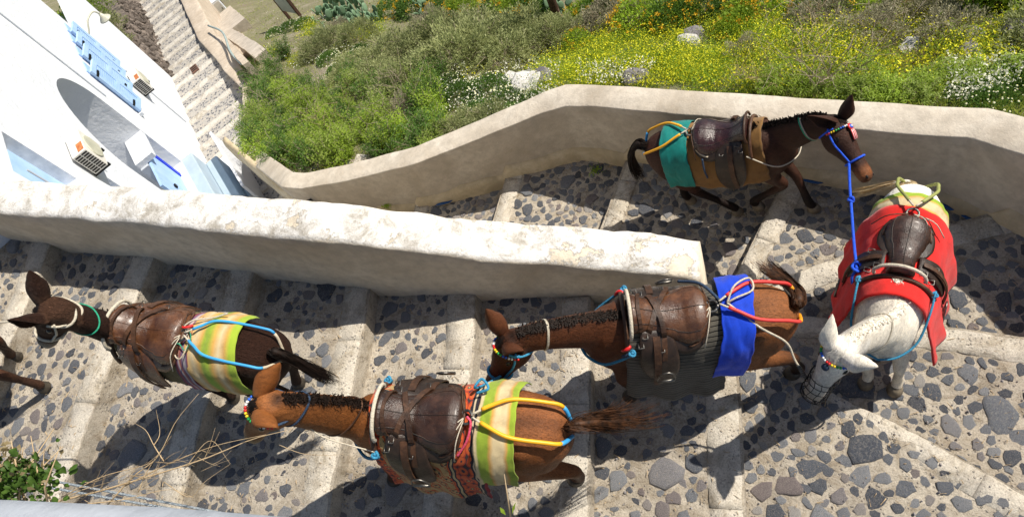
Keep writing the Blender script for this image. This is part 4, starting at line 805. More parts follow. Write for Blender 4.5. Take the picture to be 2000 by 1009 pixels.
    def saddle(m, label, mat='leather_dark', flap='leather_black', strap='strap_leather', rim='strap_leather', cross=True, flapL=.50, x0=-.22, base=.035, stir=('l', 'r'), wrap='rope_pale', w=1.0, fw=1.0):
        sd = m.part_root('saddle', label, 'saddle'); XS = [(-.245, .04, .025), (-.236, .095, .05), (-.215, .14, .076), (-.17, .175, .092), (-.11, .182, .088), (-.04, .162, .070), (.04, .128, .058), (.10, .108, .060), (.16, .100, .078), (.21, .106, .100), (.245, .110, .105), (.262, .08, .05)]
        dx = x0+.22; mb = MB(); N = 24; m.sad = lambda x, s: base+float(np.interp(x-dx, [q[0] for q in XS], [q[2] for q in XS], left=0, right=0))*max(0, 1-(s/max(.02, w*float(np.interp(x-dx, [q[0] for q in XS], [q[1] for q in XS], left=.01, right=.01))))**2)**.58
        xs = np.linspace(-.245, .262, 44)
        for x in xs:
            ww = w*float(np.interp(x, [q[0] for q in XS], [q[1] for q in XS])); hh = float(np.interp(x, [q[0] for q in XS], [q[2] for q in XS])); ring = []
            for j in range(N+1): s = ww*math.sin((j/N-.5)*math.pi); ring.append(m.drape(x+dx, s, base+hh*(max(0, 1-(s/ww)**2)**.58)))
            for j in range(N-1, 0, -1): s = ww*math.sin((j/N-.5)*math.pi); ring.append(m.drape(x+dx, s, base-.012))
            mb.v += [tuple(p) for p in ring]
        n = 2*N; mb.f = [(i*n+j, i*n+(j+1) % n, (i+1)*n+(j+1) % n, (i+1)*n+j) for i in range(43) for j in range(n)]+[tuple(range(n))[::-1], tuple(43*n+j for j in range(n))]; seat = mb.build('seat', mat, sd)
        for c_ in (-.62, 0, .62): MB().tube([m.drape(x+dx, c_*w*float(np.interp(x, [q[0] for q in XS], [q[1] for q in XS])), m.sad(x+dx, c_*w*float(np.interp(x, [q[0] for q in XS], [q[1] for q in XS])))+.0005) for x in np.linspace(-.225, .24, 26)], .0028, 5).build('seam', flap, seat)
        for bx_, bs_ in ((.17, .12), (.17, -.12), (.07, .19), (.02, -.17), (.20, .17), (.20, -.17)):
            c_ = m.drape(bx_+dx, bs_, m.sad(bx_+dx, bs_)+.022); MB().tube([c_+Vector((x_, y_, 0)) for x_, y_ in ((-.016, -.02), (.016, -.02), (.016, .02), (-.016, .02))], .0035, 5, True).build('buckle', 'worn_iron', sd)
        rq = random.Random(5)
        for k_ in range(5):
            s0_ = rq.uniform(-.12, .12); MB().tube(spline([m.drape(-.25+dx, s0_*.2, base+.04), m.drape(-.22+dx, s0_, base+.06), m.drape(-.20+dx+rq.uniform(-.06, .04), s0_*1.9, base+.03)], 8), .004, 5).build('thong', ['rope_pale', 'strap_leather'][k_ % 2], sd)
        # welt round the back edge of the seat
        pts = []
        for a in range(-90, 91, 9):
            s = w*.188*math.sin(R(a)); x = -.10-.148*math.cos(R(a)); pts.append(m.drape(x+dx, s, base+.018))
        MB().tube(pts, .0085, 6).build('cantle_welt', rim, seat)
        # pommel arch wrapped in cord, iron plate and rings behind
        MB().tube([m.drape(.262+dx-.01*math.cos(R(a)), .125*math.sin(R(a)), base+.02+.088*math.cos(R(a))) for a in range(-86, 87, 8)], .012, 8).build('pommel_arch', wrap, sd)
        MB().tube([m.drape(.285+dx, s, base+.012) for s in np.linspace(-.26, .26, 21)], .016, 8).build('front_roll', strap, sd)
        cp = MB(); cp.tube([m.drape(-.265+dx+.035*math.cos(R(a)), .032*math.sin(R(a)), base+.03) for a in range(0, 360, 24)], .009, 6, True); cp.build('rear_ring', 'worn_iron', sd)
        for sg in (1, -1):               # flaps and skirts
            vs = []; nu, nv = 14, 18
            for i in range(nu+1):
                u = i/nu
                for j in range(nv+1):
                    v = j/nv; s = .085+flapL*v; cx = .10-.03*v; hw = fw*(.105+.035*math.sin(min(1, v*1.15)*math.pi))*math.sqrt(max(.0, 1-max(0, (v-.72)/.28)**2.2)); vs.append(m.drape(cx+dx+(u-.5)*2*hw, sg*s, base+.016+.008*math.sin(u*3.1)+.012*v*v))
            fl = MB(); fl.v = [tuple(p) for p in vs]; fl.f = [(i*(nv+1)+j, (i+1)*(nv+1)+j, (i+1)*(nv+1)+j+1, i*(nv+1)+j+1) for i in range(nu) for j in range(nv)]; o = fl.build('flap', flap, sd); q = o.modifiers.new('thickness', 'SOLIDIFY'); q.thickness = .008; q.offset = 0
            vs = []
            for i in range(13):
                u = i/12
                for j in range(7): v = j/6; s = w*(.10+.13*v*math.sin(u*math.pi)**.6); vs.append(m.drape(dx-.24+.30*u, sg*s, base+.010+.006*v))
            fl = MB(); fl.v = [tuple(p) for p in vs]; fl.f = [(i*7+j, (i+1)*7+j, (i+1)*7+j+1, i*7+j+1) for i in range(12) for j in range(6)]; o = fl.build('skirt', flap, sd); q = o.modifiers.new('thickness', 'SOLIDIFY'); q.thickness = .008; q.offset = 0
        def ribbon(name, ctl, wd=.016, th=.004, lift=.012, mt=strap):
            c = spline([Vector((x, s, l)) for x, s, l in ctl], 26); P = [m.drape(p.x+dx, p.y, m.sad(p.x+dx, p.y)+lift+p.z) for p in c]; vs = []
            for i, p in enumerate(P):
                t = (P[min(25, i+1)]-P[max(0, i-1)]).normalized(); c0 = m.drape(c[i].x+dx, c[i].y, 0.0); nrm = (p-c0).normalized() if (p-c0).length > 1e-5 else Vector((0, 0, 1)); b = t.cross(nrm).normalized()*wd; nn = b.cross(t).normalized()*th; vs.append([p-b-nn, p+b-nn, p+b+nn, p-b+nn])
            return MB().loft(vs).build(name, mt, sd, False)
        if cross:
            ribbon('stirrup_leather', [(.16, .13, 0), (.12, .06, 0), (.06, -.04, .004), (.0, -.12, .006), (-.02, -.22, .012)]); ribbon('stirrup_leather', [(.15, -.13, .004), (.10, -.05, .008), (.06, .05, .012), (.05, .14, .012), (.055, .26, .016)]); ribbon('buckle_strap', [(.19, .10, .0), (.20, .0, .004), (.18, -.11, .002)], .011)
        ribbon('girth_strap', [(.10, .12, .02), (.10, .25, .03), (.10, .40, .035), (.10, .56, .03)], .022); ribbon('girth_strap', [(.10, -.12, .02), (.10, -.25, .03), (.10, -.40, .035), (.10, -.56, .03)], .022)
        for side in stir:
            sg = 1 if side == 'l' else -1; S0 = .50 if not cross else (.30 if sg > 0 else .25); X = .05 if sg > 0 else -.03
            if not cross: X = .09; ribbon('stirrup_leather', [(.11, sg*.10, .03), (.10, sg*.22, .035), (.095, sg*.36, .04), (.09, sg*.49, .042)], .015)
            c = m.drape(X+dx, sg*(S0+.07), base+.075+(.0 if not cross else -.01)); a = (m.drape(X+dx, sg*(S0+.02), base+.07)-m.drape(X+dx, sg*(S0+.12), base+.07)).normalized(); b = Vector((1, 0, 0)); D = [(-.055, -.055), (.055, -.055), (.058, -.02), (.045, .03), (.015, .058), (-.015, .058), (-.045, .03), (-.058, -.02)]
            st = MB().tube([c+b*x+a*y for x, y in D], .0065, 6, True).build('stirrup', 'worn_iron', sd); MB().tube([c+b*x-a*.055 for x in (-.055, 0, .055)], .011, 6).build('tread_bar', 'worn_iron', st)
        return sd
    def crupper(m, label, mat, endmat, cat='crupper strap', r=.0125, off=.066, w=.085, xs=-.28):
        cr = m.part_root('crupper', label, cat)
        for sg in (1, -1):
            pts = spline([m.drape(xs, sg*.006, off+.03), m.drape(xs-.10, sg*w*.55, off+.012), m.drape(xs-.22, sg*w, off), m.drape(-.60, sg*w*1.05, off-.004), m.drape(-.69, sg*w*.8, off+.006), m.PT@Vector((-.735, sg*.028, 1.045))], 30)
            MB().tube(pts[:4], .007, 6).build('cord', 'rope_pale', cr); MB().tube(pts[3:24], r, 8).build('hose', mat, cr); MB().tube(pts[23:], r*1.06, 8).build('hose_end', endmat, cr)
        return cr
    def breast(m, mat, label, r=.010, xs=.26):
        e = m.part_root('breast_rope', label, 'rope')
        for sg in (1, -1):
            P = spline([m.drape(xs, sg*.20, .075), m.drape(.40, sg*.26, .05), m.PT@Vector((.545, sg*.205, .93)), m.PT@Vector((.655, sg*.11, .86)), m.PT@Vector((.70, 0, .845))], 22); MB().tube(P, r, 7).build('rope', mat, e); MB().tube([P[1]+Vector((.018*math.cos(a), .018*math.sin(a), .01*math.sin(2*a))) for a in (2*math.pi*k/10 for k in range(10))], r*.9, 6, True).build('knot', mat, e)
        return e
    def wp(m, x, s, off=.06): return m.mw@m.drape(x, s, off)
def cord(name, pts, r, mat, label=None, cat='rope', n=40, parent=None, group=None):
    o = MB().tube(spline(pts, n), r, 7).build(name, mat, parent)
    if label: tag(o, label, cat, group)
    return o
def tagpart(o, label): o['label'] = label; return o
def foot_local(m, spec):
    k = spec[0]
    if k == 'px':
        p = W(spec[1], spec[2], m.loc.z)
        for _ in range(3): p = W(spec[1], spec[2], ground(p.x, p.y)+.015+(spec[3] if len(spec) > 3 else 0))
        return m.inv@p
    w_ = m.mw@Vector((spec[1], spec[2], 0)); w_.z = ground(w_.x, w_.y)+.015; q = m.inv@w_; return Vector((q.x, q.y, q.z+(spec[3] if len(spec) > 3 else 0)))
_body = Mule.body
def body2(m, ears, feet, hide, shag, crest): _body(m, ears, [(foot_local(m, f[0]), f[1]) for f in feet], hide, shag, crest)
Mule.body = body2
def L3(m, *ps): return [m.inv@W(*p) for p in ps]

# --- chestnut mule with the carpet (foremost on the wall-less side)
m3 = Mule('mule', 'chestnut mule wearing a patterned carpet under its saddle', (1095, 835), (712, 805), .20, .40, 1.095, 'hide',
    dict(coat=(.235, .082, .022), rump=(.20, .072, .024), leg=(.075, .030, .014), muzzle=(.40, .27, .15), head=(.27, .10, .03), stripe=(.06, .02, .008)), (520, 788), (486, 850), [(541, 834), (547, 708)],
    [(('px', 776, 935), .0), (('l', .34, -.13), .0), (('px', 1130, 935, .10), .05), (('l', -.42, -.13), 0)])
m3.mane('hair_black', 3000, .030, stand=.9); m3.tail(L3(m3, (1128, 828, 1.46), (1175, 822, 1.34), (1225, 815, 1.14), (1262, 800, .92)), 'hair_brown', 400, .19)
m3.sheet('carpet', -.225, .44, .72, .50, .012, 'persian_carpet', 'red and cream patterned carpet under the chestnut mule saddle', 'carpet', thick=.012, flare=.12)
m3.sheet('rump_cloth', -.44, -.205, .50, .40, .040, 'striped_cloth', 'lime and cream striped cloth behind the patterned carpet', 'cloth', thick=.004, tilt=.05)
m3.saddle('dark leather saddle with crossed stirrup straps on the patterned carpet', 'leather_dark', 'leather_black', x0=-.10, flapL=.44, stir=('l', 'r'), fw=.92)
m3.crupper('yellow hose crupper strap with blue ends on the chestnut mule', 'hose_yellow', 'hose_blue', xs=-.19)
m3.halter('rope_navy', 'bead browband halter on the chestnut mule', noseband=False); m3.ring_neck(9.4, 'rope_navy', .007); m3.ring_neck(5.6, 'strap_leather', .006)
m3.breast('rope_skyblue', 'sky blue breast rope around the chestnut mule', xs=.40)
cord('neck_cord', [m3.mw@m3.H(.2, R(180), .0), m3.mw@(m3.nk[7]+Vector((0, .13, -.02))), m3.mw@m3.drape(.40, .20, .06)], .005, 'rope_pale', 'thin pale cord along the neck of the chestnut mule')

# --- bay mule with the ribbed grey blanket and blue cloth
m4 = Mule('mule', 'bay mule with ribbed grey blanket and bright blue rump cloth', (1543, 600), (1190, 620), -.15, .06, 1.045, 'hide',
    dict(coat=(.105, .036, .015), rump=(.20, .075, .026), leg=(.022, .012, .008), muzzle=(.07, .028, .014), head=(.075, .026, .012)), (998, 662), (954, 757), [(1022, 684), (949, 603)],
    [(('l', .50, .14), .0), (('l', .30, -.13), .0), (('px', 1552, 728), .02), (('l', -.40, -.13), 0)], necklen=.70)
m4.mane('hair_black', 3000, .028, stand=.8); m4.tail(L3(m4, (1560, 586, 1.08), (1556, 566, 1.02), (1530, 545, .95), (1496, 518, .92)), 'hair_brown', 1500, .10, .042)
m4.sheet('ribbed_blanket', -.26, .40, .78, .56, .012, 'ribbed_wool', 'charcoal ribbed wool blanket hanging under the bay mule saddle', 'blanket', thick=.012, sag=.05, flare=.10)
m4.sheet('rump_cloth', -.41, -.21, .56, .40, .045, 'blue_cloth', 'bright blue cloth over the rump of the bay mule', 'cloth', thick=.003, wav=.02, tilt=.09)
m4.saddle('polished brown saddle with front buckles on the ribbed grey blanket', 'leather_tan', 'leather_black', x0=-.115, flapL=.42, w=1.0, fw=.9)
m4.crupper('red hose crupper strap with orange ends on the bay mule', 'hose_red', 'hose_orange', xs=-.20, w=.10)
m4.halter('rope_skyblue', 'bead browband and blue cheek rope on the bay mule head'); m4.ring_neck(8.6, 'rope_pale', .006); m4.ring_neck(8.5, 'rope_pale', .004)
m4.breast('rope_skyblue', 'light blue breast rope knotted to the brown saddle of the bay mule', xs=.36)
for s_, mt in ((.17, 'bead_red'), (-.17, 'bead_red'), (.21, 'rope_navy'), (-.22, 'rope_navy')):
    o = MB().tube(spline([m4.drape(.37, s_, .05), m4.drape(.40, s_*1.1, .06), m4.drape(.43, s_*1.25, .04)], 8), [.008, .012, .014, .014, .013, .012, .010, .006], 8).build('pad_end', mt, m4.root)

# --- dark shaggy mule ahead
m1 = Mule('mule', 'shaggy dark brown mule with orange toned saddle and striped cloth', (546, 690), (219, 634), .62, .82, 1.03, 'hide_shaggy',
    dict(coat=(.032, .014, .009), rump=(.032, .014, .009), leg=(.03, .015, .01), muzzle=(.34, .30, .25), head=(.075, .038, .024), nose=(.25, .22, .19)), (97, 603), (84, 668), [(14, 624), (57, 528)],
    [(('l', .50, .14), .0), (('l', .28, -.13), .0), (('l', -.36, .16), .0), (('l', -.12, -.06), 0)], necklen=.62, girth=.94)
m1.mane('hair_black', 2600, .045); m1.tail([(-.77, .0, 1.03), (-.84, .01, .86), (-.88, .02, .66), (-.89, .03, .46)], 'hair_black', 800, .06)
m1.sheet('saddle_pad', -.09, .46, .42, .40, .010, 'olive_webbing', 'olive striped pad under the orange toned saddle', 'pad', thick=.018)
m1.sheet('wool_roll', -.12, .0, .47, .40, .024, 'plaid_wool', 'purple and red plaid wool behind the orange toned saddle', 'blanket', thick=.012)
m1.sheet('rump_cloth', -.50, -.09, .46, .30, .034, 'striped_cloth_amber', 'lime and amber striped cloth with torn corner on the dark shaggy mule', 'cloth', thick=.004, tilt=-.10)
m1.saddle('orange brown leather saddle strapped on the shaggy dark mule', 'leather_tan', 'leather_tan', x0=-.03, flapL=.42, base=.045, stir=())
m1.crupper('blue hose crupper strap with pale ends on the shaggy dark mule', 'hose_blue', 'rope_cream', xs=-.10, w=.10, r=.010)
m1.ring_neck(11.0, 'rope_pale', .009); m1.ring_neck(8.2, 'rope_green', .006)
hl = m1.halter('rope_pale', 'pale rope halter on the shaggy dark mule', beads=False)
LC = [('rope_pale', 'thick pale lashing cord along the side of the wool roll', [(.0, -.02), (-.10, -.08), (-.22, -.12), (-.34, -.15)], .007), ('rope_green', 'thin green lashing cord tangled on the wool roll', [(.02, .10), (-.06, .05), (-.12, .08), (-.16, .02), (-.10, -.03)], .004), ('rope_cream', 'cream lashing cord looped twice over the wool roll', [(.04, -.10), (-.05, -.05), (-.13, .03), (-.10, .12), (-.03, .10), (-.09, .0)], .005), ('bead_red', 'red strap end under the lashing cords', [(.0, -.06), (-.06, -.04), (-.11, -.06)], .010)]
for mt, lb, pp, r_ in LC: cord('lashing_cord', [m1.mw@m1.drape(x, s_, .062+.02*(i % 2)) for i, (x, s_) in enumerate(pp)], r_, mt, lb, group='lashing cords on the wool roll')

# --- white mule turning at the landing
mw_ = Mule('mule', 'white mule turning on the landing under a red felt blanket', (1789, 368), (1745, 594), -.62, -.40, 1.01, 'hide_pale',
    dict(crest=False, coat=(.80, .74, .63), rump=(.84, .80, .72), leg=(.72, .65, .53), muzzle=(.55, .48, .40), head=(.80, .76, .69), nose=(.48, .40, .35), hoofmat='hoof_pale', dockmat='hair_white'), (1644, 680), (1580, 777), [(1715, 716), (1626, 613)],
    [(('px', 1748, 757), .0), (('px', 1691, 744), .0), (('l', -.50, .14), .0), (('l', -.42, -.13), 0)], necklen=.68)
mw_.mane('hair_white', 1500, .022, stand=.8); mw_.tail(L3(mw_, (1770, 356, .50), (1742, 360, .44), (1708, 369, .30), (1676, 376, .14)), 'hair_blond', 1100, .11)
mw_.sheet('felt_blanket', -.345, .44, .82, .72, .016, 'red_felt', 'bright red felt blanket on the white mule', 'blanket', thick=.012, wav=.02, flare=.17)
mw_.sheet('rump_cloth', -.50, -.25, .52, .50, .010, 'striped_cloth', 'lime and cream striped cloth on the rump of the white mule', 'cloth', thick=.004)
mw_.saddle('dark brown saddle with cord wrapped pommel on the red felt', 'leather_dark', 'leather_black', x0=-.22, flapL=.34, cross=False, w=.68, fw=.58)
mw_.crupper('olive hose crupper strap on the white mule', 'hose_olive', 'hose_olive', xs=-.30, w=.10)
hl = mw_.halter('rope_pale', 'bead browband on the white mule head', noseband=False); mw_.ring_neck(6.5, 'rope_pale', .006)
c = mw_.H(.24, 0, .016); MB().loft([[c+mw_.hu*o+mw_.hf*math.cos(q)*r+mw_.hs*math.sin(q)*r for q in (2*math.pi*k/12 for k in range(12))] for o, r in ((-.01, .022), (.003, .024), (.008, .015), (.009, .002))]).build('rosette', 'rope_navy', hl)
mw_.breast('rope_skyblue', 'teal breast rope around the chest of the white mule', .008)
mz = mw_.part_root('muzzle_basket', 'dark wire muzzle basket over the nose of the white mule', 'muzzle')
for t_ in (.58, .68, .78, .88, .97, 1.02): mw_.ring_head(t_, 'dark_metal', .0028, 'wire', parent=mz, off=.022)
for a in range(0, 360, 30): MB().tube([mw_.H(t_, R(a+6*math.sin(t_*20)), .022) for t_ in (.56, .66, .76, .86, .95, 1.0, 1.03)], .0026, 5).build('wire', 'dark_metal', mz)

# --- dark mule against the parapet
m5 = Mule('mule', 'dark bay mule walking beside the parapet in a bright blue halter', (1268, 285), (1500, 248), -.95, -.76, .965, 'hide',
    dict(coat=(.055, .022, .013), rump=(.045, .017, .011), leg=(.012, .007, .006), muzzle=(.20, .075, .028), head=(.045, .018, .011), nose=(.05, .03, .025), hoofmat='hoof_pale'), (1628, 237), (1700, 348), [(1664, 184), (1577, 226)],
    [(('px', 1586, 408), .0), (('px', 1478, 404, .10), .16), (('px', 1346, 392), .0), (('px', 1437, 414), .03)], necklen=.64)
m5.mane('hair_black', 2600, .04); m5.tail([(-.80, -.02, 1.06), (-.89, -.03, .90), (-.90, -.04, .68), (-.85, -.05, .46)], 'hair_black', 1300, .065, .04)
m5.sheet('burlap_blanket', -.26, .44, .44, .60, .012, 'burlap', 'brown burlap blanket under the glossy oxblood saddle', 'blanket', thick=.010)
m5.sheet('rump_cloth', -.50, -.24, .40, .56, .036, 'teal_cloth', 'teal cloth over the rump of the mule by the parapet', 'cloth', thick=.003, wav=.022)
m5.saddle('glossy oxblood saddle on the brown burlap blanket', 'leather_oxblood', 'leather_black', x0=-.17, flapL=.50, rim='rope_cream', wrap='strap_leather', cross=False, stir=('l',))
m5.crupper('yellow hose crupper strap over the teal rump cloth', 'hose_yellow', 'hose_blue', xs=-.24, w=.11)
h5 = m5.halter('rope_blue', 'bright blue rope halter with bead browband and rosette'); m5.ring_neck(8.0, 'rope_green', .008, 'neck_ring'); m5.ring_neck(8.15, 'rope_pale', .006)
c = m5.H(.20, 0, .018)
for r0, mt, o in ((.030, 'bead_red', 0), (.019, 'bead_blue', .006), (.008, 'bead_white', .011)): MB().loft([[c+m5.hu*(o+d)+m5.hf*math.cos(q)*r+m5.hs*math.sin(q)*r for q in (2*math.pi*k/14 for k in range(14))] for d, r in ((-.006, r0), (.004, r0), (.007, r0*.6))]).build('rosette', mt, h5)
for k in range(9): MB().tube([m5.H(.22, R(-8+2*k), .02), m5.H(.30, R(-12+3*k), .022), m5.H(.40, R(-14+3.5*k), .016)], .004, 5).build('tassel', ['bead_red', 'bead_white', 'bead_red'][k % 3], h5)
cord('chest_rope', [m5.mw@m5.drape(.30, -.22, .07), m5.mw@(m5.PT@Vector((.50, -.235, .95))), m5.mw@(m5.PT@Vector((.62, -.16, .88))), m5.mw@(m5.PT@Vector((.70, -.03, .86))), m5.mw@(m5.PT@Vector((.66, .12, .88))), m5.mw@m5.drape(.36, .24, .06)], .006, 'rope_pale', 'pale rope slung around the chest of the mule by the parapet')
cord('braided_cord', [m5.mw@m5.drape(-.10, -.20, .075), m5.mw@m5.drape(-.105, -.30, .06), m5.mw@m5.drape(-.10, -.40, .055)], .009, 'rope_navy', 'short navy braided cord hanging behind the oxblood saddle')

# --- a further mule ahead, only a hind leg in view
p6 = W(92, 757, 1.0); p6.z = ground(p6.x, p6.y); h6 = R(171)
fx, fy = -.52*1.05, .13*1.05; L6 = Vector((p6.x-(fx*math.cos(h6)-fy*math.sin(h6)), p6.y-(fx*math.sin(h6)+fy*math.cos(h6)), p6.z+.08))
m6 = Mule('mule', 'brown mule ahead of the shaggy one with only a hind leg showing', None, None, p6.z, p6.z+.2, 1.05, 'hide',
    dict(coat=(.09, .036, .018), leg=(.055, .026, .016), muzzle=(.2, .14, .1)), Vector((.95, 0, 1.55)), Vector((1.28, 0, 1.2)), [Vector((.86, .10, 1.80)), Vector((.86, -.10, 1.80))],
    [(('l', .50, .13), .0), (('l', .32, -.13), .0), (('px', 92, 757), .0), (('l', .02, -.13), 0)], world=(L6, h6))
m6.mane('hair_black', 300, .04); m6.tail([(-.78, 0, 1.0), (-.82, 0, .8), (-.80, 0, .6)], 'hair_black', 160, .04)

# --- lead ropes between the animals
K5 = m5.mw@m5.H(.66, R(-95), .012); SWs = mw_.wp(.16, -.24, .07)
N5 = K5.lerp(SWs, .42)+Vector((0, 0, -.05))
lr = cord('lead_rope', [K5, K5.lerp(SWs, .2)+Vector((0, 0, -.05)), N5, K5.lerp(SWs, .75)+Vector((0, 0, -.05)), SWs], .011, 'rope_blue', 'bright blue lead rope tied from the parapet mule to the white mule saddle')
for k, q in enumerate((.34, .985)):
    c = K5.lerp(SWs, q)+Vector((0, 0, -.045 if k == 0 else 0)); MB().tube([c+Vector((.018*math.cos(a)*(1+k*.6), .018*math.sin(a)*(1+k), .012*math.sin(2*a))) for a in (2*math.pi*j/16 for j in range(16))], .011, 6, True).build('knot', 'rope_blue', lr)
MB().tube(spline([SWs, SWs+Vector((-.04, -.05, -.05)), SWs+Vector((-.02, -.10, -.14)), SWs+Vector((.0, -.06, -.20))], 14), .010, 6).build('rope_tail', 'rope_blue', lr)
NW = mw_.mw@mw_.H(.80, R(-88), .02); R4 = m4.wp(-.25, .0, .07)
cord('lead_rope', [R4, m4.wp(-.42, .14, .05), m4.wp(-.60, .24, .04), m4.wp(-.60, .24, .04).lerp(NW, .45)+Vector((0, 0, -.03)), NW], .008, 'rope_pale', 'pale lead rope from the red crupper to the white mule muzzle')
QQ = m4.wp(-.60, .24, .04).lerp(NW, .45)+Vector((0, 0, -.03)); CH = [QQ.lerp(NW, .3+.7*j/14) for j in range(15)]; ch = MB()
for j in range(14): ch.tube([CH[j]+Vector((.011*math.cos(a), .011*math.sin(a)*(j % 2), .011*math.sin(a)*((j+1) % 2))) for a in (2*math.pi*k/8 for k in range(8))], .004, 5, True)
tag(ch.build('chain', 'worn_iron'), 'short steel chain clipped to the wire muzzle basket', 'chain')
cord('loop_rope', [R4, R4+Vector((.06, .10, .03)), R4+Vector((.16, .16, -.01)), R4+Vector((.17, .07, .0)), R4+Vector((.06, .02, .02)), R4], .007, 'rope_pale', 'looped white rope end on the blue rump cloth')
cord('dark_rope', [m4.wp(-.22, -.01, .07), m4.wp(-.12, -.12, .10), m4.wp(.0, -.21, .09)], .011, 'rope_navy', 'navy braided rope beside the polished brown seat')
N4 = m4.mw@m4.H(.68, R(-150), .01); R3 = m3.wp(-.17, -.14, .08)
cord('lead_rope', [N4, N4.lerp(R3, .5)+Vector((0, 0, -.03)), R3, R3+Vector((.05, .05, .02)), R3+Vector((.10, -.02, .03)), R3+Vector((.02, -.04, .02))], .009, 'rope_skyblue', 'steel blue lead rope from the bay mule to the carpet mule')
N1 = m1.mw@m1.H(.6, R(-90), .01); cord('lead_rope', [N1, N1+Vector((-.5, .02, .05)), N1+Vector((-1.2, .05, .25))], .007, 'rope_pale', 'pale lead rope leading ahead from the shaggy dark mule')
cord('crupper_tie', [m3.wp(-.155, .0, .09), m3.wp(-.18, .03, .08), m3.wp(-.16, .10, .07), m3.wp(-.10, .17, .07)], .008, 'rope_pink', 'pink tie cord behind the seat on the patterned carpet')

# ------------------------------------------------------------------ vegetation on the hillside
def leaf_cloud(P, D, ln, wd, rng, droop=.2):     # P points, D directions -> one quad (kite) per leaf
    n = len(P); D = D/np.maximum(np.linalg.norm(D, axis=1, keepdims=True), 1e-6); rv = rng.normal(size=(n, 3)); S_ = np.cross(D, rv); S_ /= np.maximum(np.linalg.norm(S_, axis=1, keepdims=True), 1e-6)
    L = (ln*rng.uniform(.6, 1.3, n))[:, None]; Wd = (wd*rng.uniform(.7, 1.3, n))[:, None]; dn_ = np.array([0, 0, -1.0])*L*droop
    V = np.stack([P, P+D*L*.5+S_*Wd*.5, P+D*L+dn_, P+D*L*.5-S_*Wd*.5], 1).reshape(-1, 3); F = np.arange(4*n).reshape(n, 4); return V, F
def twigs(mb, rnd, base, n, h, spread, r=.006, kinks=5, fork=2):
    for i in range(n):
        a = rnd.uniform(0, 6.28); d = Vector((math.cos(a)*spread*rnd.uniform(.3, 1), math.sin(a)*spread*rnd.uniform(.3, 1), h*rnd.uniform(.6, 1.1))); pts = [Vector(base)]
        for k in range(1, kinks+1): pts.append(Vector(base)+d*(k/kinks)+Vector((rnd.gauss(0, .05), rnd.gauss(0, .05), rnd.gauss(0, .03)))*h)
        mb.tube(pts, [r*(1-.75*k/kinks) for k in range(kinks+1)], 5)
        for j in range(fork):
            k = rnd.randrange(2, kinks); p = pts[k]; e = p+Vector((rnd.gauss(0, .3), rnd.gauss(0, .3), rnd.uniform(.05, .4)))*h*.6; mb.tube([p, p.lerp(e, .5)+Vector((rnd.gauss(0, .03), rnd.gauss(0, .03), .02))*h, e], [r*.55, r*.4, r*.15], 4)
SHRUB = {}
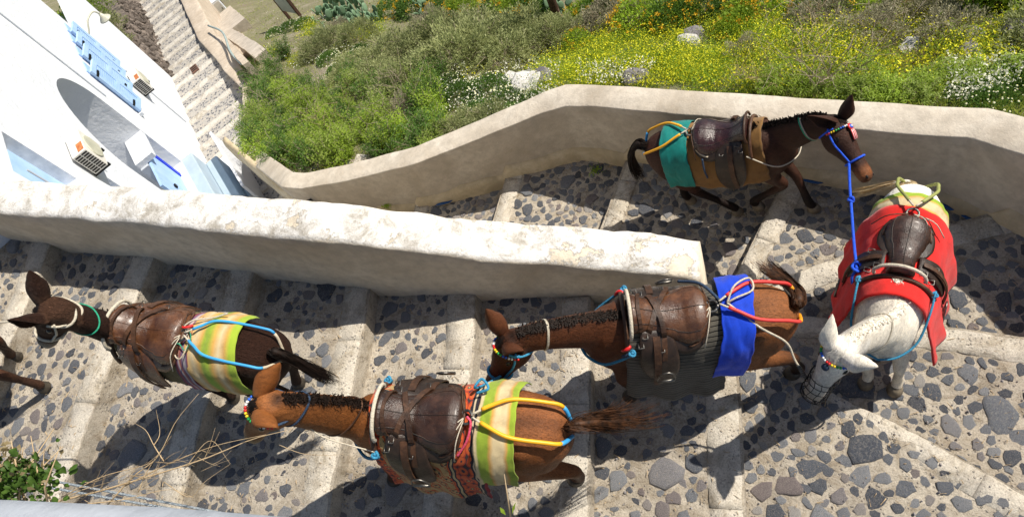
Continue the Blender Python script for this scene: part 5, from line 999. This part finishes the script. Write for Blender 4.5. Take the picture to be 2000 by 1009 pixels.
def shrub_proto(kind, seed):
    rng = np.random.default_rng(seed); rnd = random.Random(seed); parts = []
    if kind in ('heath', 'purple'):      # low dense rounded mounds of fine leaves
        n = 5200; u = rng.normal(size=(n, 3)); u /= np.linalg.norm(u, axis=1, keepdims=True); u[:, 2] = np.abs(u[:, 2]); lump = 1+.25*np.sin(u[:, 0]*5+seed)*np.cos(u[:, 1]*6)+.12*np.sin(u[:, 0]*13+u[:, 2]*9); rad = rng.uniform(.55, 1.05, n)**.5*lump
        P = u*rad[:, None]*np.array([.5, .5, .42]); D = u+rng.normal(size=(n, 3))*.55+np.array([0, 0, .5]); parts.append(('foliage', *leaf_cloud(P, D, .06, .016, rng), 'leaf_greygreen' if kind == 'heath' else 'leaf_purplegrey'))
        mb = MB(); twigs(mb, rnd, (0, 0, 0), 16, .45, .4, .006); parts.append(('stems', mb.v, mb.f, 'grey_twig'))
    elif kind == 'leafy':                # upright stems with long narrow leaves
        P = []; D = []; mb = MB()
        for i in range(26):
            a = rnd.uniform(0, 6.28); r = rnd.uniform(.05, .5); top_ = Vector((math.cos(a)*r, math.sin(a)*r, rnd.uniform(.45, .95))); b = Vector((math.cos(a)*r*.3, math.sin(a)*r*.3, 0)); mb.tube([b, b.lerp(top_, .5)+Vector((rnd.gauss(0, .04), rnd.gauss(0, .04), 0)), top_], [.007, .005, .002], 4)
            for k in range(70):
                q = rnd.uniform(.2, 1.02); c = b.lerp(top_, q)+Vector((rnd.gauss(0, .05), rnd.gauss(0, .05), rnd.gauss(0, .04))); e = rnd.uniform(0, 6.28); P.append(c); D.append((math.cos(e), math.sin(e), rnd.uniform(.0, .9)))
        parts.append(('foliage', *leaf_cloud(np.array(P), np.array(D), .085, .022, rng, .3), ('leaf_olive', 'leaf_deep', 'leaf_bright')[seed % 3])); parts.append(('stems', mb.v, mb.f, 'grey_twig'))
    elif kind == 'daisy':                # dark ferny mound topped with daisies
        n = 3000; u = rng.normal(size=(n, 3)); u /= np.linalg.norm(u, axis=1, keepdims=True); u[:, 2] = np.abs(u[:, 2]); P = u*rng.uniform(.4, 1, n)[:, None]**.5*np.array([.5, .5, .34]); parts.append(('foliage', *leaf_cloud(P, u+rng.normal(size=(n, 3))*.6+[0, 0, .4], .06, .018, rng), 'leaf_deep'))
        V = []; F = []; V2 = []; F2 = []
        for i in range(75):
            a = rng.normal(size=3); a /= np.linalg.norm(a); a[2] = abs(a[2])*.9+.1; p = Vector(a*np.array([.52, .52, .37]))+Vector((0, 0, .03)); r = rnd.uniform(.012, .019); nrm = Vector((a[0]*.5, a[1]*.5, 1)).normalized(); t_ = nrm.orthogonal().normalized(); b_ = nrm.cross(t_); o = len(V)
            V += [p+nrm*.004]+[p+(t_*math.cos(q)+b_*math.sin(q))*r-nrm*.003 for q in (2*math.pi*k/8 for k in range(8))]; F += [(o, o+1+k, o+1+(k+1) % 8) for k in range(8)]
            o = len(V2); V2 += [p+nrm*.007+(t_*math.cos(q)+b_*math.sin(q))*r*.42 for q in (2*math.pi*k/5 for k in range(5))]; F2.append(tuple(range(o, o+5)))
        parts.append(('petals', V, F, 'petal_white')); parts.append(('flower_centres', V2, F2, 'petal_yellow'))
    elif kind == 'spurge':               # euphorbia: bright green with orange-yellow heads
        n = 2400; u = rng.normal(size=(n, 3)); u /= np.linalg.norm(u, axis=1, keepdims=True); u[:, 2] = np.abs(u[:, 2]); P = u*rng.uniform(.3, 1, n)[:, None]**.5*np.array([.5, .5, .5]); parts.append(('foliage', *leaf_cloud(P, u+rng.normal(size=(n, 3))*.4, .07, .026, rng), 'leaf_bright' if seed % 2 else 'leaf_deep'))
        m_ = 520; c = rng.normal(size=(34, 3)); c /= np.linalg.norm(c, axis=1, keepdims=True); c[:, 2] = np.abs(c[:, 2])*.9+.15; c *= np.array([.5, .5, .52]); k = rng.integers(0, 34, m_); P = c[k]+rng.normal(size=(m_, 3))*.026; parts.append(('flower_heads', *leaf_cloud(P, rng.normal(size=(m_, 3))+[0, 0, 1], .03, .026, rng), 'petal_orange'))
    elif kind == 'mustard':              # low green tuft crowded with yellow flowers
        n = 1700; P = np.stack([rng.normal(0, .24, n), rng.normal(0, .24, n), rng.uniform(0, .22, n)], 1); parts.append(('foliage', *leaf_cloud(P, rng.normal(size=(n, 3))*.7+[0, 0, 1], .08, .014, rng), 'leaf_bright'))
        m_ = 340; P = np.stack([rng.normal(0, .27, m_), rng.normal(0, .24, m_), rng.uniform(.15, .34, m_)], 1); parts.append(('flowers', *leaf_cloud(P, rng.normal(size=(m_, 3))+[0, 0, .8], .034, .032, rng), 'petal_yellow'))
    elif kind == 'twiggy':               # leafless thorny shrub
        mb = MB(); twigs(mb, rnd, (0, 0, 0), 9, 1.0, .75, .006, 7, 5); parts.append(('branches', mb.v, mb.f, 'grey_twig' if seed % 2 else 'dry_twig')); n = 260; P = np.stack([rng.normal(0, .3, n), rng.normal(0, .3, n), rng.uniform(.1, .8, n)], 1); parts.append(('leaves', *leaf_cloud(P, rng.normal(size=(n, 3)), .05, .014, rng), 'leaf_olive'))
    elif kind == 'cactus':               # prickly pear: stacked oval pads
        for i in range(34):
            a = rnd.uniform(0, 6.28); r = rnd.uniform(.05, .55); c = Vector((math.cos(a)*r, math.sin(a)*r, rnd.uniform(.08, .62))); t_ = Vector((rnd.gauss(0, 1), rnd.gauss(0, 1), .3)).normalized(); up = (Vector((rnd.gauss(0, .35), rnd.gauss(0, .35), 1))); up = (up-t_*up.dot(t_)).normalized(); b_ = t_.cross(up); w_, h_ = rnd.uniform(.07, .11), rnd.uniform(.11, .16); mb = MB()
            mb.loft([[c+t_*o*.02+(b_*math.cos(q)*w_*k+up*math.sin(q)*h_*k) for q in (2*math.pi*j/12 for j in range(12))] for o, k in ((-1, .5), (-.7, .92), (0, 1), (.7, .92), (1, .5))]); parts.append(('pad', mb.v, mb.f, 'cactus_pad'))
    out = []
    for nme, V, F, mt in parts:
        if isinstance(V, np.ndarray): o = np_mesh(nme, V, F, mt)
        else:
            me = bpy.data.meshes.new(nme); me.from_pydata([tuple(v) for v in V], [], F); me.update(); me.materials.append(MT[mt]); me.polygons.foreach_set('use_smooth', [True]*len(me.polygons)); o = link(nme, me)
        out.append((nme, o.data)); bpy.data.objects.remove(o)
    return out
for kd, ns in (('heath', 3), ('purple', 2), ('leafy', 3), ('daisy', 2), ('spurge', 2), ('mustard', 3), ('twiggy', 3), ('cactus', 2)):
    SHRUB[kd] = [shrub_proto(kd, i+sum(map(ord, kd))) for i in range(ns)]
PLN = dict(heath='heath_shrub', purple='dry_shrub', leafy='leafy_shrub', daisy='daisy_clump', spurge='spurge_bush', mustard='mustard_tuft', twiggy='bare_shrub', cactus='prickly_pear')
VR = random.Random(21); SZ = dict(heath=.82, purple=.70, leafy=.66, daisy=.68, spurge=.72, mustard=.70, twiggy=.72, cactus=.62)
def plant(kind, px, py, size, label, group, variant=None, zs=1.0, sink=.04):
    p = on_hill(px, py); e = empty(PLN[kind], (p.x, p.y, p.z-sink), VR.uniform(0, 6.28)); size *= SZ.get(kind, .7); e.scale = (size, size*VR.uniform(.85, 1.15), size*zs); tag(e, label, 'plant' if kind in ('daisy', 'mustard') else 'cactus' if kind == 'cactus' else 'shrub', group)
    for nme, me in SHRUB[kind][VR.randrange(len(SHRUB[kind])) if variant is None else variant]:
        o = link(nme, me, e)
        if nme not in ('pad',): o['kind'] = 'stuff'
    return e
# greygreen heath mounds
for px, py, sz in ((640, 72, 1.5), (700, 60, 1.2), (760, 105, 1.6), (815, 95, 1.7), (870, 75, 1.8), (900, 110, 1.7), (940, 85, 1.6), (985, 105, 1.4), (1010, 70, 1.6), (1060, 75, 1.3), (730, 150, 1.3), (790, 160, 1.4), (850, 130, 1.5), (930, 60, 1.4), (690, 125, 1.2), (1100, 60, 1.1), (620, 85, 1.1), (960, 235, .9), (900, 245, .8)):
    plant('heath', px, py+22, sz*1.1, 'rounded grey green heath shrub on the slope behind the parapet', 'grey green heath shrubs', zs=VR.uniform(.8, 1.15))
for px, py, sz in ((840, 40, 1.3), (905, 45, 1.2), (1190, 30, 1.4), (1235, 28, 1.3), (660, 40, 1.0), (1150, 55, 1.0), (1610, 40, 1.2), (1700, 60, 1.0), (1450, 95, .8), (1860, 60, 1.0), (1780, 20, 1.2), (800, 190, .9), (740, 205, .8)):
    plant('purple', px, py+18, sz*1.1, 'dry purplish grey shrub among the yellow flowers', 'dry purplish shrubs')
# leafy shrubs against the parapet corner
for i in range(100):
    px = VR.uniform(500, 870); py = VR.uniform(170, 330)
    if py > 345-(px-560)*.09 or px < 500+(330-py)*.0: continue
    plant('leafy', px, py-14, VR.uniform(.75, 1.15), 'green leafy shrub with narrow leaves in the parapet corner', 'leafy shrubs in the parapet corner', zs=VR.uniform(.7, 1.0))
for px, py in ((520, 190), (505, 230), (540, 140), (500, 150), (560, 110), (515, 275), (560, 315), (610, 318)): plant('leafy', px, py, VR.uniform(.9, 1.2), 'green leafy shrub with narrow leaves in the parapet corner', 'leafy shrubs in the parapet corner', 0, .9)
for i in range(30): plant('leafy', VR.uniform(1480, 1990), VR.uniform(130, 205), VR.uniform(.5, .8), 'low leafy shrub growing against the right part of the parapet', 'low shrubs along the parapet', 1 if i % 3 else 2, .6)
for px, py, sz in ((900, 190, 1.2), (950, 180, 1.2), (990, 200, 1.0), (930, 225, 1.0), (1000, 225, .9), (880, 165, 1.0), (1040, 190, .7), (700, 95, .9), (640, 110, 1.0), (560, 45, 1.2), (590, 40, 1.1), (530, 55, 1.0), (690, 110, .9), (600, 105, .8), (1900, 190, .8), (1960, 180, .8), (1985, 150, .8), (1940, 205, .8), (655, 130, .8)):
    plant('daisy', px, py+8, sz, 'dark green clump covered in white daisies', 'daisy clumps on the slope')
for px, py, sz in ((1010, 18, 1.7), (1045, 20, 1.5), (980, 8, 1.4), (860, 10, 1.3), (810, 8, 1.4), (760, 12, 1.3), (1140, 30, 1.2), (1175, 15, 1.2), (1250, 40, 1.5), (1310, 35, 1.3), (1330, 25, 1.0), (1130, 75, .9), (1445, 50, 1.1), (1480, 20, 1.4), (1430, 10, 1.2), (1600, 15, 1.1), (1210, 5, 1.3), (900, 5, 1.3), (1360, 5, 1.4), (1700, 8, 1.2)):
    plant('spurge', px, py+14, sz, 'spurge bush with orange yellow flower heads', 'spurge bushes on the slope')
for px, py, sz in ((665, 20, 1.6), (690, 12, 1.5), (640, 8, 1.3), (715, 28, 1.3), (840, 5, 1.2), (1085, 5, 1.2)): plant('cactus', px, py+18, sz, 'prickly pear cactus clump between the spurge bushes', 'prickly pear cacti')
for i in range(170):
    px = VR.uniform(1060, 1800); py = VR.uniform(45, 178)
    if VR.random() > (.9 if 1090 < px < 1520 else .45): continue
    plant('mustard', px, py, VR.uniform(.55, 1.0), 'tuft of bright yellow flowers in the meadow', 'yellow flower tufts')
for px, py in ((605, 60), (595, 48), (700, 62), (720, 70), (735, 60), (530, 105), (575, 120), (1900, 95), (1850, 120), (1960, 60), (1930, 130), (1830, 165), (680, 85)): plant('mustard', px, py, VR.uniform(.7, 1.0), 'tuft of bright yellow flowers in the meadow', 'yellow flower tufts')
for px, py, sz, lb in ((620, 250, 1.3, 'bare brown thorny shrub in the parapet corner'), (560, 215, 1.3, 'bare brown thorny shrub in the parapet corner'), (690, 260, 1.2, 'bare brown thorny shrub in the parapet corner'), (790, 240, 1.6, 'tall bare sapling standing among the leafy shrubs'), (1560, 165, 1.3, 'bare grey thorny shrub right behind the long parapet'), (1640, 160, 1.4, 'bare grey thorny shrub right behind the long parapet'), (1500, 170, 1.0, 'bare grey thorny shrub right behind the long parapet'), (540, 160, 1.1, 'bare brown thorny shrub in the parapet corner'), (1600, 120, 1.2, 'bare grey thorny shrub right behind the long parapet')):
    plant('twiggy', px, py, sz, lb, 'bare thorny shrubs')
plant('leafy', 1930, 10, 2.2, 'large dark bush at the far end of the slope', None, 1, .9); plant('leafy', 1975, 0, 2.0, 'dark bush beside the large one at the far end', None, 1, .9)
for i in range(26): plant(('heath', 'mustard', 'leafy', 'purple')[i % 4], VR.uniform(2040, 2600), VR.uniform(-80, 220), VR.uniform(.7, 1.2), ('grey green shrub on the slope past the curve of the parapet', 'yellow flower tuft on the slope past the curve of the parapet', 'leafy shrub on the slope past the curve of the parapet', 'dry shrub on the slope past the curve of the parapet')[i % 4], 'plants past the parapet curve')
# grass and small flowers: uncountable ground cover
def cover(name, regions, n, ln, wd, mat, zoff=0.0, up=1.2, hgt=0.0):
    P = []
    for (x0, y0, x1, y1, wt) in regions:
        for _ in range(int(n*wt)):
            px, py = VR.uniform(x0, x1), VR.uniform(y0, y1); p = on_hill(px, py)
            if nz(p.x*1.1, p.y*1.1, len(name)) > -.22: P.append((p.x, p.y, p.z+zoff+VR.random()*hgt))
    P = np.array(P); k = ~inside(P[:, 0], P[:, 1]); P = P[k]; D = RNG.normal(size=P.shape)*.55+np.array([0, 0, up]); V, F = leaf_cloud(P, D, ln, wd, RNG, .25); o = np_mesh(name, V, F, mat); tag(o, kind='stuff'); return o
ALL = [(450, -160, 2100, 340, 1.0), (2100, -160, 2700, 330, .35)]
cover('meadow_grass', ALL, 60000, .13, .011, 'grass_mixed'); cover('dry_grass', [(450, -120, 2100, 320, .6), (1450, 0, 2100, 160, .5)], 22000, .15, .007, 'leaf_dry'); cover('broad_weeds', ALL, 22000, .06, .032, 'leaf_olive', up=.7)
cover('yellow_flowers', [(1060, 40, 1560, 175, .28), (1560, 20, 2050, 150, .25), (700, 100, 1060, 160, .06)], 11000, .03, .028, 'petal_yellow', .06, .8, .10); cover('white_flowers', [(860, 130, 1100, 235, .5), (520, 20, 760, 140, .3), (1840, 130, 2050, 215, .3), (1130, 130, 1300, 175, .2)], 3200, .030, .028, 'petal_white', .12, .8, .12)
# rocks, posts, sign
rr_ = random.Random(8); ROCK = []
for i in range(5):
    b = bmesh.new(); bmesh.ops.create_icosphere(b, subdivisions=2, radius=1)
    for v in b.verts: k = 1+.35*mn.noise(v.co*1.6+Vector((i*5, 0, 0)))+.12*mn.noise(v.co*5); v.co = v.co*k; v.co.z *= .65
    me = bpy.data.meshes.new('rock'); b.to_mesh(me); b.free(); ROCK.append(me)
for px, py, sz, mt, lb in ((1000, 160, .16, 'field_rock_pale', 'cream rock left of the white rock pile'), (1020, 168, .20, 'field_rock_pale', 'white rock on top of the rock pile by the parapet'), (1045, 163, .19, 'field_rock_pale', 'large white rock in the rock pile by the parapet'), (1062, 158, .2, 'field_rock', 'dark rock leaning on the white rock pile'), (1032, 155, .16, 'field_rock', 'small grey rock behind the white rock pile'), (1240, 155, .17, 'field_rock', 'grey rock low in the yellow meadow'), (1345, 85, .16, 'field_rock_pale', 'pale stone among the yellow flowers'), (1355, 72, .16, 'field_rock', 'grey stone uphill of the pale stone'), (1895, 80, .13, 'field_rock', 'brown grey rock on the bare slope'), (1990, 80, .20, 'field_rock', 'large dark rock at the edge of the bare slope'), (1850, 40, .14, 'field_rock', 'flat grey rock on the upper bare slope'), (1960, 100, .09, 'field_rock_pale', 'pale stone on the bare slope'), (1890, 105, .13, 'field_rock', 'rough rock below the brown grey one'), (1780, 95, .13, 'field_rock_pale', 'little pale stone beside the flowers on the slope'), (1200, 70, .15, 'field_rock', 'grey stone beside the spurge bush')):
    p = on_hill(px, py); me = ROCK[rr_.randrange(5)].copy(); me.materials.append(MT[mt]); o = link('rock', me); o.location = p+Vector((0, 0, sz*.25)); o.scale = (sz*1.2, sz, sz); o.rotation_euler = (0, 0, rr_.random()*6); tag(o, lb, 'rock')
for i in range(220):
    px, py = rr_.uniform(1500, 2080), rr_.uniform(-20, 150); p = on_hill(px, py); o = link('pebble', ROCK[i % 5]) if False else None
V = []; F = []
for i in range(900):
    px, py = (rr_.uniform(1560, 2080), rr_.uniform(-40, 160)) if i % 3 else (rr_.uniform(1000, 1560), rr_.uniform(60, 170)); p = on_hill(px, py); s_ = rr_.uniform(.02, .06); o = len(V); V += [p+Vector((math.cos(a)*s_*rr_.uniform(.7, 1.2), math.sin(a)*s_*rr_.uniform(.7, 1.2), 0)) for a in (0, 1.26, 2.5, 3.8, 5.0)]+[p+Vector((rr_.gauss(0, .2)*s_, rr_.gauss(0, .2)*s_, s_*.8))]; F += [(o+k, o+(k+1) % 5, o+5) for k in range(5)]
me = bpy.data.meshes.new('gravel'); me.from_pydata([tuple(v) for v in V], [], F); me.materials.append(MT['field_rock']); tag(link('gravel', me), kind='stuff')
p = on_hill(1095, 52); tag(MB().tube([p+Vector((0, 0, z)) for z in (-.3, .5, 1.2, 2.2)], [.085, .08, .078, .075], 10).build('wooden_post', 'wood_brown'), 'dark brown wooden post standing in the heath', 'post')
p = on_hill(573, 30); sg = empty('sign_board', p, R(-30)); tag(sg, 'grey board sign on brown posts beside the daisies', 'sign')
for x in (-.36, .36): MB().box((x, 0, .55), (.08, .08, 1.5)).build('post', 'wood_brown', sg, False)
MB().box((0, -.02, .75), (.62, .05, .8)).build('board', 'sign_grey', sg, False); MB().box((0, .0, 1.18), (.8, .1, .05)).build('cap_rail', 'wood_brown', sg, False)
for px, py in ((590, 258), (960, 20)): pass
# little weeds on the path
for px, py, z in ((938, 352, -1.14), (757, 402, -1.3), (1165, 333, -.98), (1330, 345, -.9)):
    q = W(px, py, z); P = np.tile(np.array(q), (60, 1))+RNG.normal(size=(60, 3))*np.array([.03, .03, .01]); V_, F_ = leaf_cloud(P, RNG.normal(size=(60, 3))*.6+[0, 0, .8], .06, .014, RNG); tag(np_mesh('weed', V_, F_, 'leaf_bright'), 'small green weed sprouting from a joint at the foot of the parapet', 'plant', 'weeds in the path joints')
# terrace planting above the white house, bush beyond it
def clump(name, c, r, n, ln, wd, mat, label, cat='plant', flat=.6, group=None):
    u = RNG.normal(size=(n, 3)); u /= np.linalg.norm(u, axis=1, keepdims=True); u[:, 2] = np.abs(u[:, 2]); lump = 1+.3*np.sin(u[:, 0]*5)*np.cos(u[:, 1]*6); P = np.array(c)+u*(RNG.uniform(.3, 1, n)**.5*lump)[:, None]*r*np.array([1, 1, flat]); V_, F_ = leaf_cloud(P, u+RNG.normal(size=(n, 3))*.5+[0, 0, .4], ln, wd, RNG); o = np_mesh(name, V_, F_, mat); tag(o, label, cat, group); return o
for s_, o_, mt, r_, lb in ((4.6, -.8, 'leaf_bright', .40, 'bright green succulent plant on the white terrace'), (4.1, -.75, 'petal_red', .30, 'red flowering plant on the white terrace'), (3.5, -.7, 'petal_red', .30, 'red and orange flowering plant beside the lamp'), (3.0, -.65, 'petal_orange', .26, 'orange flowering plant at the terrace inner corner'), (4.9, -1.4, 'leaf_bright', .45, 'spiky green agave behind the terrace wall'), (4.0, -1.6, 'leaf_olive', .45, 'olive green plant behind the red flowers'), (2.7, -.6, 'leaf_deep', .22, 'dark green plant below the lamp')):
    clump('terrace_plant', FP(s_, -.74, o_), r_*KF, 500, .14, .035, mt, lb, flat=.8)
for s_, o_, z_, r_, mt, lb in ((6.2, -.75, -2.5, .55, 'leaf_greygreen', 'large grey green bush above the rubble wall'), (7.6, -.85, -2.8, .65, 'leaf_greygreen', 'second grey green bush above the rubble wall'), (5.6, -1.3, -2.3, .6, 'leaf_greygreen', 'small grey green bush beside the turquoise pot'), (9.4, -.9, -3.1, .8, 'leaf_olive', 'olive green bush far along the rubble wall'), (6.8, -1.9, -2.4, 1.1, 'leaf_olive', 'broad olive bush behind the white terrace')):
    clump('rubble_wall_bush', FP(s_, z_, o_), r_*KF, 5200, .08, .03, mt, lb, 'shrub', .7)

# ------------------------------------------------------------------ foreground: caper plant, dry branch, cables
c = W(30, 935, 4.3)
ft = empty('wall_plant', c); tag(ft, 'leafy green plant with dried flowers growing over the wall edge', 'plant'); fr = np.random.default_rng(5)
n = 330; P = np.stack([fr.normal(0, .055, n), fr.normal(-.01, .028, n), fr.normal(0, .03, n)], 1); P[:, 0] += .02
lv = MB()
for p, d in zip(P, fr.normal(size=(n, 3))*.8+[.2, .3, .5]):
    d = Vector(d).normalized(); s_ = d.cross(Vector(fr.normal(size=3))).normalized(); u_ = s_.cross(d); L_ = fr.uniform(.014, .028); w_ = L_*.30; p = Vector(p)
    mid_ = [p, p+d*L_*.35-u_*.003, p+d*L_*.7-u_*.004, p+d*L_]; sd_ = [p+d*L_*a+s_*w_*k+u_*.003 for k in (1, -1) for a in (.18, .5, .82)]; o = len(lv.v); lv.add(mid_+sd_, [(0, 1, 4), (1, 5, 4), (1, 2, 5), (2, 6, 5), (2, 3, 6), (0, 7, 1), (1, 7, 8), (1, 8, 2), (2, 8, 9), (2, 9, 3)])
lv.build('leaves', 'leaf_deep', ft)
n = 130; P = np.stack([fr.normal(-.02, .06, n), fr.normal(.02, .03, n), fr.normal(.02, .03, n)], 1); V_, F_ = leaf_cloud(P, fr.normal(size=(n, 3))+[0, .3, .3], .022, .010, fr); np_mesh('dried_leaves', V_, F_, 'leaf_dry', ft)
mb = MB(); rnd = random.Random(2)
for i in range(16): a = Vector((rnd.gauss(0, .05), -.10, rnd.gauss(-.05, .03))); b = Vector((rnd.gauss(0, .10), rnd.uniform(.0, .12), rnd.gauss(.02, .04))); mb.tube([a, a.lerp(b, .5)+Vector((rnd.gauss(0, .02), 0, .02)), b], [.003, .0025, .001], 5)
mb.build('stems', 'dry_twig', ft)
bz = lambda px, py, z=4.05: W(px, py, z)
br = empty('dry_branch', bz(180, 960)); tag(br, 'bare forked dry branch reaching over the steps', 'branch'); BI = Matrix.Translation(br.location).inverted()
def twig(pix, r, n=14):
    z0 = 4.05; o = MB().tube(spline([bz(x, y, z0+dz) for x, y, dz in pix], n), [.62*r*(1-.8*i/(n-1)) for i in range(n)], 5).build('twig', 'dry_twig', br); o.matrix_parent_inverse = BI
twig([(60, 990, -.02), (180, 962, 0), (290, 930, .03), (400, 895, .05), (490, 858, .06), (560, 840, .08)], .0058); twig([(240, 950, 0), (330, 905, .03), (420, 870, .06), (520, 848, .08)], .0036); twig([(210, 985, 0), (260, 930, .02), (300, 900, .03), (320, 870, .05), (345, 820, .06), (388, 768, .07)], .0036); twig([(320, 900, .03), (300, 868, .05), (285, 840, .06), (262, 825, .07)], .003)
twig([(120, 970, 0), (200, 930, .03), (290, 905, .04), (315, 880, .05)], .003); twig([(360, 915, .03), (410, 860, .05), (450, 905, .05)], .0022); twig([(300, 870, .05), (312, 845, .05), (305, 800, .07)], .0024); twig([(150, 985, 0), (240, 975, .01), (330, 955, .02), (380, 972, .02)], .003); twig([(320, 940, .03), (370, 970, .03), (400, 940, .05), (450, 905, .06)], .0022)
twig([(545, 868, .08), (590, 885, .08), (640, 888, .08), (670, 886, .08)], .0016); twig([(80, 1000, 0), (150, 960, .02), (215, 940, .03), (262, 915, .04)], .0028); twig([(270, 960, .01), (290, 915, .03), (335, 850, .05)], .0026)
rb = random.Random(12)
for i in range(34):
    x = rb.uniform(150, 420); y = 975-(x-100)*.26+rb.uniform(-22, 25); a = rb.uniform(-1.4, .5); L_ = rb.uniform(25, 70); twig([(x, y, .03), (x+L_*.5*math.cos(a), y+L_*.5*math.sin(a)+rb.uniform(-6, 6), .045), (x+L_*math.cos(a), y+L_*math.sin(a), .06)], .0016, 8)
for (a, b), lb in ((((60, 930), (640, 1040)), 'upper steel cable crossing the near corner'), (((90, 950), (560, 1032)), 'lower steel cable crossing the near corner')):
    A, B = W(*a, 3.9), W(*b, 3.9); cb_ = MB()
    for k in range(4): cb_.tube([A.lerp(B, j/150)+Vector((0, math.cos(j*.55+k*1.57)*.0018, math.sin(j*.55+k*1.57)*.0018)) for j in range(151)], .0022, 5)
    tag(cb_.build('steel_cable', 'steel_cable'), lb, 'cable')
c = W(988, 1000, 3.2); st_ = empty('sprig', c); tag(st_, 'thin dry sprig with a green leaf below the chestnut mule', 'sprig'); mb = MB(); e1 = W(985, 925, 3.35); mb.tube([W(1000, 1030, 3.1)-c, W(992, 975, 3.25)-c, e1-c], [.004, .003, .001], 5); mb.build('stem', 'dry_twig', st_)
V_, F_ = leaf_cloud(np.array([tuple(W(1000, 1003, 3.2)-c), tuple(W(988, 1005, 3.2)-c)]), np.array([[.3, .8, .2], [-.4, .5, .2]]), .05, .016, fr); np_mesh('leaf', V_, F_, 'leaf_bright', st_)
